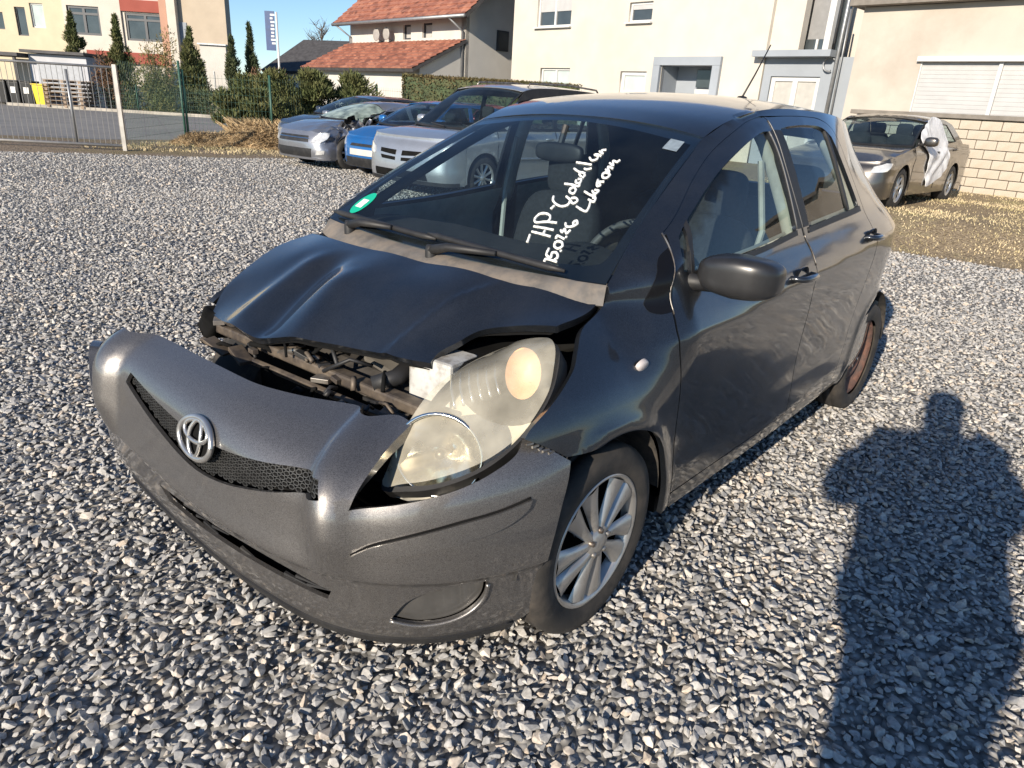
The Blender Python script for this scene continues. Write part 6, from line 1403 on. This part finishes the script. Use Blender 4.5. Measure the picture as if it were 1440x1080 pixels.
# ---- plants
M_CONIFER=mat('conifer_green',(.085,.105,.035),rough=.8,var=.55,scale=6,second=(.16,.145,.05),sscale=1.8,srange=(.45,.7)); M_YEW=mat('dark_conifer_green',(.05,.072,.03),rough=.8,var=.5,scale=6,second=(.095,.10,.04),sscale=2.5)
M_BRONZEB=mat('russet_twigs',(.16,.09,.05),rough=.9,var=.4,scale=5); M_YELLEAF=mat('yellowish_leaves',(.19,.16,.06),rough=.85,var=.4,scale=5); M_BARK=mat('bark',(.10,.08,.06),rough=.95,var=.3)
M_HEDGE=mat('clipped_hedge_leaves',(.10,.095,.035),rough=.85,var=.5,scale=4,second=(.15,.11,.05),sscale=1.2)
M_STRAW=mat('dry_straw',(.50,.37,.21),rough=.95,var=.35,scale=6,second=(.24,.16,.08),sscale=2); M_DRYG=mat('dry_grass',(.58,.48,.30),rough=.95,var=.4,scale=2.5,second=(.42,.36,.19),sscale=.8)
def leaves(P,N,size,rs,asp=2.2,up=.5):
    """leaf-sized faces at points P leaning along N."""
    n=len(P); d=N+rs.normal(0,.45,(n,3)); d[:,2]+=up; d/=np.linalg.norm(d,axis=1,keepdims=True)
    a=np.cross(d,rs.normal(size=(n,3))); a/=np.linalg.norm(a,axis=1,keepdims=True); s=size*rs.uniform(.6,1.4,(n,1))
    V=np.empty((n*4,3)); V[0::4]=P-a*s*.35; V[1::4]=P+a*s*.35; V[2::4]=P+d*s*asp*.6+a*s*.3; V[3::4]=P+d*s*asp-a*s*.1
    return V,np.arange(n*4).reshape(n,4)
def crown_obj(name,V,F,m,par):
    me=bpy.data.meshes.new(name); me.vertices.add(len(V)); me.vertices.foreach_set('co',V.ravel().astype(np.float32)); me.loops.add(F.size); me.loops.foreach_set('vertex_index',F.ravel().astype(np.int32)); me.polygons.add(len(F)); me.polygons.foreach_set('loop_start',np.arange(0,F.size,4,dtype=np.int32)); me.update(calc_edges=True); me.materials.append(m)
    return link(bpy.data.objects.new(name,me),par)
def conifer(x,y,h,r,label,seed,m=None,n=5200,group=None,name='columnar_conifer',size=.055,z0=0.,cat='tree',lobes=60,spread=False):
    rs=np.random.RandomState(seed); e=empty(name,(x,y,z0)); tag(e,label,cat,group)
    MB().tube([(0,0,0),(.03,0,h*.4),(0,.02,h*.93)],[.09*r/.5,.06*r/.5,.01],7).build('trunk',M_BARK,e,smooth=True)
    prof=(lambda t: np.clip(1-t**2.6,.05,1)**.6) if spread else (lambda t: np.clip(1-t**1.7,.0,1)*np.clip(.62+t*1.5,0,1))
    tz=rs.uniform(.03,1,lobes)**(.9); ta=rs.uniform(0,2*math.pi,lobes); tr=r*prof(tz)*rs.uniform(.35,1.0,lobes)
    C=np.stack([tr*np.cos(ta),tr*np.sin(ta),tz*h*.90],1); C=np.concatenate([C,np.c_[np.zeros((14,2)),np.linspace(.2,.93,14)*h]])
    i=rs.randint(0,len(C),n); dv=rs.normal(size=(n,3)); dv/=np.linalg.norm(dv,axis=1,keepdims=True); rad=rs.uniform(.2,1,n)**.5
    k=(1.15-.95*(C[i,2]/h)**1.6)[:,None] if not spread else np.full((n,1),.85)
    sc=np.c_[np.full(n,r*.34),np.full(n,r*.34),np.full(n,h*.09)]*k
    P=C[i]+dv*rad[:,None]*sc; N=np.c_[dv[:,:2]*(.9 if spread else .5)+C[i,:2]*.5/max(r,.1),np.abs(dv[:,2:])*.3+.45]
    V,F=leaves(P,N,size,rs,2.6); V[:,2]=np.maximum(V[:,2],.02); crown_obj('crown',V,F,m or M_CONIFER,e); return e
def bush(x,y,h,rx,ry,label,seed,m,n=4500,size=.07,group=None,cat='bush',name='shrub',z0=0.,up=.3,sp=18):
    rs=np.random.RandomState(seed); e=empty(name,(x,y,z0)); tag(e,label,cat,group)
    stems=MB()
    for k in range(7):
        a=rs.uniform(0,6.28); stems.tube([(0,0,0),(rx*.3*math.cos(a),ry*.3*math.sin(a),h*.4),(rx*.6*math.cos(a),ry*.6*math.sin(a),h*.8)],[.03,.02,.006],5)
    s=stems.build('stem',M_BARK,e); s['kind']='stuff'
    C=np.stack([rs.uniform(-.75,.75,sp)*rx,rs.uniform(-.75,.75,sp)*ry,rs.uniform(.15,.82,sp)*h],1); i=rs.randint(0,sp,n); dv=rs.normal(size=(n,3)); dv/=np.linalg.norm(dv,axis=1,keepdims=True)
    P=C[i]+dv*(rs.uniform(.2,1,n)**.5)[:,None]*np.array([rx*.42,ry*.42,h*.26]); P[:,2]=np.maximum(P[:,2],.03)
    V,F=leaves(P,dv*.7,size,rs,up=up); V[:,2]=np.maximum(V[:,2],.01); crown_obj('foliage',V,F,m,e); return e
conifer(-24.2,40.6,4.85,.85,'columnar conifer rising above the grey garage roof',1,n=12000)
conifer(-21.1,39.2,4.7,.85,'columnar conifer before the dark windows and red band',2,n=12000); conifer(-17.4,39.2,4.3,.85,'columnar conifer between the salmon pier and the white panel',3,n=12000)
conifer(-15.6,40.0,4.1,.52,'short dark columnar conifer right beside the beige tower',4,M_YEW,n=9000); conifer(-15.0,41,4.9,.5,'tallest slim dark columnar conifer beside the beige tower',5,M_YEW,n=9000)
bush(-21.7,38.6,2.7,.8,.6,'russet bare twiggy shrub behind the dark green fence',6,M_BRONZEB,3000,.06,name='twiggy_shrub')
bush(-18.8,38.5,3.9,.9,.8,'yellowish loose tree behind the dark green fence',7,M_YELLEAF,2600,.06,cat='tree',name='small_tree'); bush(-18.6,38.0,2.0,1.1,.7,'green rounded bush behind the dark green fence',8,M_CONIFER,4500,.06)
bush(-13.8,39.5,2.6,1.0,.8,'russet shrub beneath the tall blue pylon sign',9,M_BRONZEB,2600,.06,name='twiggy_shrub')
bush(-16.4,38.3,1.3,1.6,.5,'low grey green garden shrub behind the dark fence',19,M_YEW,2500,.06)
for k,(x,y,h,rx,lb) in enumerate(((-8.75,23.2,1.75,.85,'spreading conifer bush at the end of the row beside the dry grass heap'),(-7.7,23.0,1.95,.9,'second spreading conifer bush from the dry grass heap'),(-6.7,23.2,2.0,.9,'third spreading conifer bush behind the smashed silver car'),(-5.6,23.9,2.0,1.0,'spreading conifer bush before the tiled lean-to wall'))):
    conifer(x,y,h*1.05,rx*1.15,lb,30+k,M_CONIFER,14000,name='spreading_conifer',size=.045,group='conifer bushes behind the parked cars',cat='bush',lobes=60,spread=True)
# clipped hedge
rs=np.random.RandomState(40); hg=empty('hedge',(-4.6,27.3,0),R(-4)); tag(hg,'clipped olive green hedge below the tiled house','hedge')
n=16000; P=np.stack([rs.uniform(0,6.5,n),rs.uniform(0,1.2,n),rs.uniform(.1,2.25,n)],1); f=rs.randint(0,3,n); P[f==0,1]=rs.uniform(0,.08,(f==0).sum()); P[f==1,2]=2.25-rs.uniform(0,.1,(f==1).sum()); P[f==2,0]=rs.uniform(0,.08,(f==2).sum())
V,F=leaves(P,np.tile([0,-.4,.2],(n,1)),.05,rs,1.4,.1); crown_obj('foliage',V,F,M_HEDGE,hg); MB().box((3.25,.62,1.1),(6.4,1.1,2.15)).build('inner_twigs',M_YEW,hg)
# far bare tree
def bare_tree(x,y,h,label,seed):
    rs=random.Random(seed); e=empty('bare_tree',(x,y,0)); tag(e,label,'tree'); g=MB(); tw=MB()
    MB().tube([(0,0,0),(.1,0,h*.35),(0,.1,h*.95)],[.22,.15,.02],7).build('trunk',M_BARK,e,smooth=True)
    for k in range(30):
        z=h*rs.uniform(.3,.9); a=rs.uniform(0,6.28); L=h*.28*(1.1-z/h)+.4; p=Vector((0,0,z)); q=p+Vector((math.cos(a)*L,math.sin(a)*L,L*.7)); g.tube([p,(p+q)/2+Vector((0,0,-.1)),q],[.06,.04,.015],5)
        for j in range(8):
            s=p+(q-p)*rs.uniform(.3,1); t=s+Vector((rs.uniform(-.6,.6),rs.uniform(-.6,.6),rs.uniform(.1,.7))); tw.tube([s,t],[.018,.006],4)
    o=g.build('branch',M_BARK,e); o['kind']='stuff'; o=tw.build('twig',M_BARK,e); o['kind']='stuff'
bare_tree(-19.1,70,7.6,'far bare leafless tree behind the dark slate roof',1)
# dry clippings heap and grass
rs=np.random.RandomState(50); n=18000; ang=rs.uniform(0,6.28,n); rr=np.sqrt(rs.rand(n)); X=rr*np.cos(ang)*1.7; Y=rr*np.sin(ang)*1.0; Z=.50*np.clip(1-rr**1.7,0,1)*(.8+.35*np.sin(X*3.1)+.2*np.cos(Y*5))
hp=empty('grass_heap',(-7.6,19.6,0),R(15)); tag(hp,'heap of dry yellow grass clippings beside the green corner post','heap')
V,F=leaves(np.stack([X,Y,Z],1),rs.normal(size=(n,3))*[1,1,.25],.016,rs,7,.1); o=crown_obj('clippings',V,F,M_STRAW,hp); o['kind']='stuff'
nu=24; v=[];f=[]
for i in range(nu+1):
    for j in range(24):
        r_=i/nu; a=2*math.pi*j/24; xx,yy=r_*1.7*math.cos(a),r_*1.0*math.sin(a); v.append((xx,yy,.46*max(0,1-r_**1.7)*(.8+.35*math.sin(xx*3.1)+.2*math.cos(yy*5))-.01))
for i in range(nu):
    for j in range(24): f.append((i*24+j,i*24+(j+1)%24,(i+1)*24+(j+1)%24,(i+1)*24+j))
mesh_obj('core',v,f,M_STRAW,hp)
def grass(name,region,n,h,m,seed,label,zf=lambda x,y:0*x,dens=None):
    rs=np.random.RandomState(seed); reg=np.array(region); lo,hi=reg.min(0),reg.max(0); P=rs.uniform(lo,hi,(n*3,2)); P=P[inside(reg,P)][:n]
    if dens is not None: P=P[rs.rand(len(P))<dens(P[:,0],P[:,1])]
    n=len(P); z=zf(P[:,0],P[:,1]); a=rs.uniform(0,6.28,n); L=h*rs.uniform(.4,1.3,n); lean=rs.normal(0,.55,(n,2)); w=.006
    B=np.c_[P,z]; d=np.c_[np.cos(a),np.sin(a),np.zeros(n)]*w*rs.uniform(.7,1.6,(n,1)); T=B+np.c_[lean*L[:,None],L]; Mi=B+np.c_[lean*L[:,None]*.35,L*.55]
    V=np.empty((n*4,3)); V[0::4]=B-d; V[1::4]=B+d; V[2::4]=T+d*.15; V[3::4]=Mi-d*.7
    o=crown_obj(name,V,np.arange(n*4).reshape(n,4),m,None); o['kind']='stuff'; tag(o,label,'grass'); return o
nd=lambda s:(lambda x,y: np.clip(.5+.5*np.sin(x*s+y*1.7)*np.cos(y*s*.8-x*.9)+.25*np.sin(x*5.1-y*3.3),.08,1))
grass('dry_grass',[(4.6,9.15),(8.7,6.2),(16,5),(16,16),(10.4,15.0),(6,18),(4.3,14)],55000,.030,M_DRYG,60,'short dry yellowish grass on the verge by the block wall',zf=lambda x,y:verge_z(x,y),dens=nd(1.3))
grass('tall_dry_grass',[(-8.3,21.0),(-4.2,19.2),(-3.8,20.8),(-6.6,22.4),(-8.6,22.3)],5000,.55,M_STRAW,61,'tall dry straw growing along the fence behind the wreck')
grass('sparse_grass',[(-10,16.2),(-4.9,17.4),(-4.2,19.3),(-8.3,20.5),(-9.4,20)],6000,.07,M_DRYG,62,'thin dry grass on the dirt strip by the gate',dens=nd(1.9))
# ================================================================ the photographer, whose shadow falls on the gravel, and the phone
def skin(name,verts,edges,rad,m,par,root=0,sub=2):
    me=bpy.data.meshes.new(name); me.from_pydata(verts,edges,[]); o=bpy.data.objects.new(name,me); link(o,par); me.materials.append(m)
    md=o.modifiers.new('skin','SKIN'); 
    sv=me.skin_vertices[0].data
    for i,r_ in enumerate(rad): sv[i].radius=(r_,r_) if not isinstance(r_,tuple) else r_
    for i in range(len(verts)): sv[i].use_root=(i==root)
    s=o.modifiers.new('sub','SUBSURF'); s.levels=sub; s.render_levels=sub
    for p in me.polygons: p.use_smooth=True
    md.use_smooth_shade=True
    return o
M_SKIN=mat('skin',(.50,.32,.24),rough=.55,var=.08,scale=12); M_JACKET=mat('dark_jacket_cloth',(.03,.034,.045),rough=.9,var=.25,scale=20); M_TROUS=mat('dark_trousers',(.035,.037,.05),rough=.92,var=.2,scale=30); M_HAIR=mat('brown_hair',(.05,.035,.025),rough=.7,var=.3,scale=60); M_SHOE=mat('black_shoe',(.02,.02,.02),rough=.5)
per=empty('person',(.06,-.33,0)); tag(per,'person in dark jacket and trousers taking the photograph, both hands on a phone','person')
B=[(0,0,.98),(0,.0,1.16),(0,.01,1.36),(0,.0,1.50),(0,.01,1.575),(0,.025,1.66),(0,.02,1.75),(0,.01,1.81),   # 0-7 spine, head
   (-.19,.0,1.475),(-.335,.15,1.235),(-.20,.285,1.395),(-.13,.305,1.42),                                      # 8-11 left arm
   (.19,.0,1.475),(.315,.13,1.275),(.14,.275,1.400),(.05,.305,1.42),                                          # 12-15 right arm
   (-.10,.0,.90),(-.115,.01,.50),(-.12,-.02,.10),(-.13,.10,.045),(.10,.0,.90),(.115,.01,.50),(.12,-.02,.10),(.13,.10,.045)]
E_=[(0,1),(1,2),(2,3),(3,4),(4,5),(5,6),(6,7),(3,8),(8,9),(9,10),(10,11),(3,12),(12,13),(13,14),(14,15),(0,16),(16,17),(17,18),(18,19),(0,20),(20,21),(21,22),(22,23)]
RD=[(.17,.125),(.155,.115),(.185,.125),(.12,.10),.085,(.105,.12),(.105,.12),.06,.062,.046,.032,.030,.062,.046,.032,.030,.095,.062,.045,.042,.095,.062,.045,.042]
body=skin('body',B,E_,RD,M_SKIN,per)
# five fingers a hand, curled round the phone
for s_,cx in ((-1,-.13),(1,.05)):
    sx=-1 if s_<0 else 1
    for k,(dz,Lf) in enumerate(((.032,.072),(.011,.080),(-.010,.075),(-.030,.060))):
        x0=cx; skin('finger',[(x0,.315,1.42+dz),(x0-sx*.004+.0,.345,1.42+dz*1.1),(x0-sx*Lf*.35,.352,1.422+dz*1.1),(x0-sx*Lf*.62,.348,1.423+dz)],[(0,1),(1,2),(2,3)],[.010,.009,.0085,.007],M_SKIN,per,sub=1)
    skin('thumb',[(cx,.30,1.44),(cx-sx*.025,.305,1.465),(cx-sx*.05,.312,1.47)],[(0,1),(1,2)],[.012,.010,.008],M_SKIN,per,sub=1)
JV=[(0,0,.86),(0,0,1.02),(0,.0,1.20),(0,.01,1.38),(0,.0,1.545),(-.20,.0,1.475),(-.345,.15,1.225),(-.225,.262,1.37),(.20,.0,1.475),(.318,.13,1.272),(.165,.255,1.385)]
skin('jacket',JV,[(0,1),(1,2),(2,3),(3,4),(4,5),(5,6),(6,7),(4,8),(8,9),(9,10)],[(.31,.21),(.30,.20),(.28,.19),(.29,.19),(.17,.13),.115,.092,.07,.115,.092,.07],M_JACKET,per)
skin('trousers',[(0,0,.95),(-.10,0,.88),(-.115,.01,.50),(-.12,-.02,.10),(.10,0,.88),(.115,.01,.50),(.12,-.02,.10)],[(0,1),(1,2),(2,3),(0,4),(4,5),(5,6)],[.17,.115,.085,.075,.115,.085,.075],M_TROUS,per)
for s_ in (-1,1): v,f=superell((s_*.125,.045,.045),(.05,.14,.048),.7,.7,18,10); mesh_obj('shoe',v,f,M_SHOE,per)
v,f=superell((0,.0,1.765),(.098,.115,.098),.95,.95,24,16); mesh_obj('hair',v,f,M_HAIR,per)
# face: nose, ears, eyes, mouth
v,f=superell((0,.115,1.70),(.014,.022,.026),1,1,12,8); mesh_obj('nose',v,f,M_SKIN,per)
for s_ in (-1,1):
    v,f=superell((s_*.082,.02,1.70),(.012,.022,.034),1,1,12,8); mesh_obj('ear',v,f,M_SKIN,per); v,f=superell((s_*.032,.095,1.725),(.013,.012,.009),1,1,12,8); mesh_obj('eye',v,f,M_FRAME,per)
v,f=superell((0,.10,1.655),(.026,.012,.007),1,1,12,8); mesh_obj('mouth',v,f,mat('lip',(.35,.15,.13),rough=.5),per)
ph=MB().box((-.035+.0,-.016,1.437),(.155,.008,.074),bev=.003).build('phone',mat('phone_black',(.015,.015,.016),rough=.2,coat=.5)); tag(ph,'black smartphone held up sideways in the hands of the person','phone')
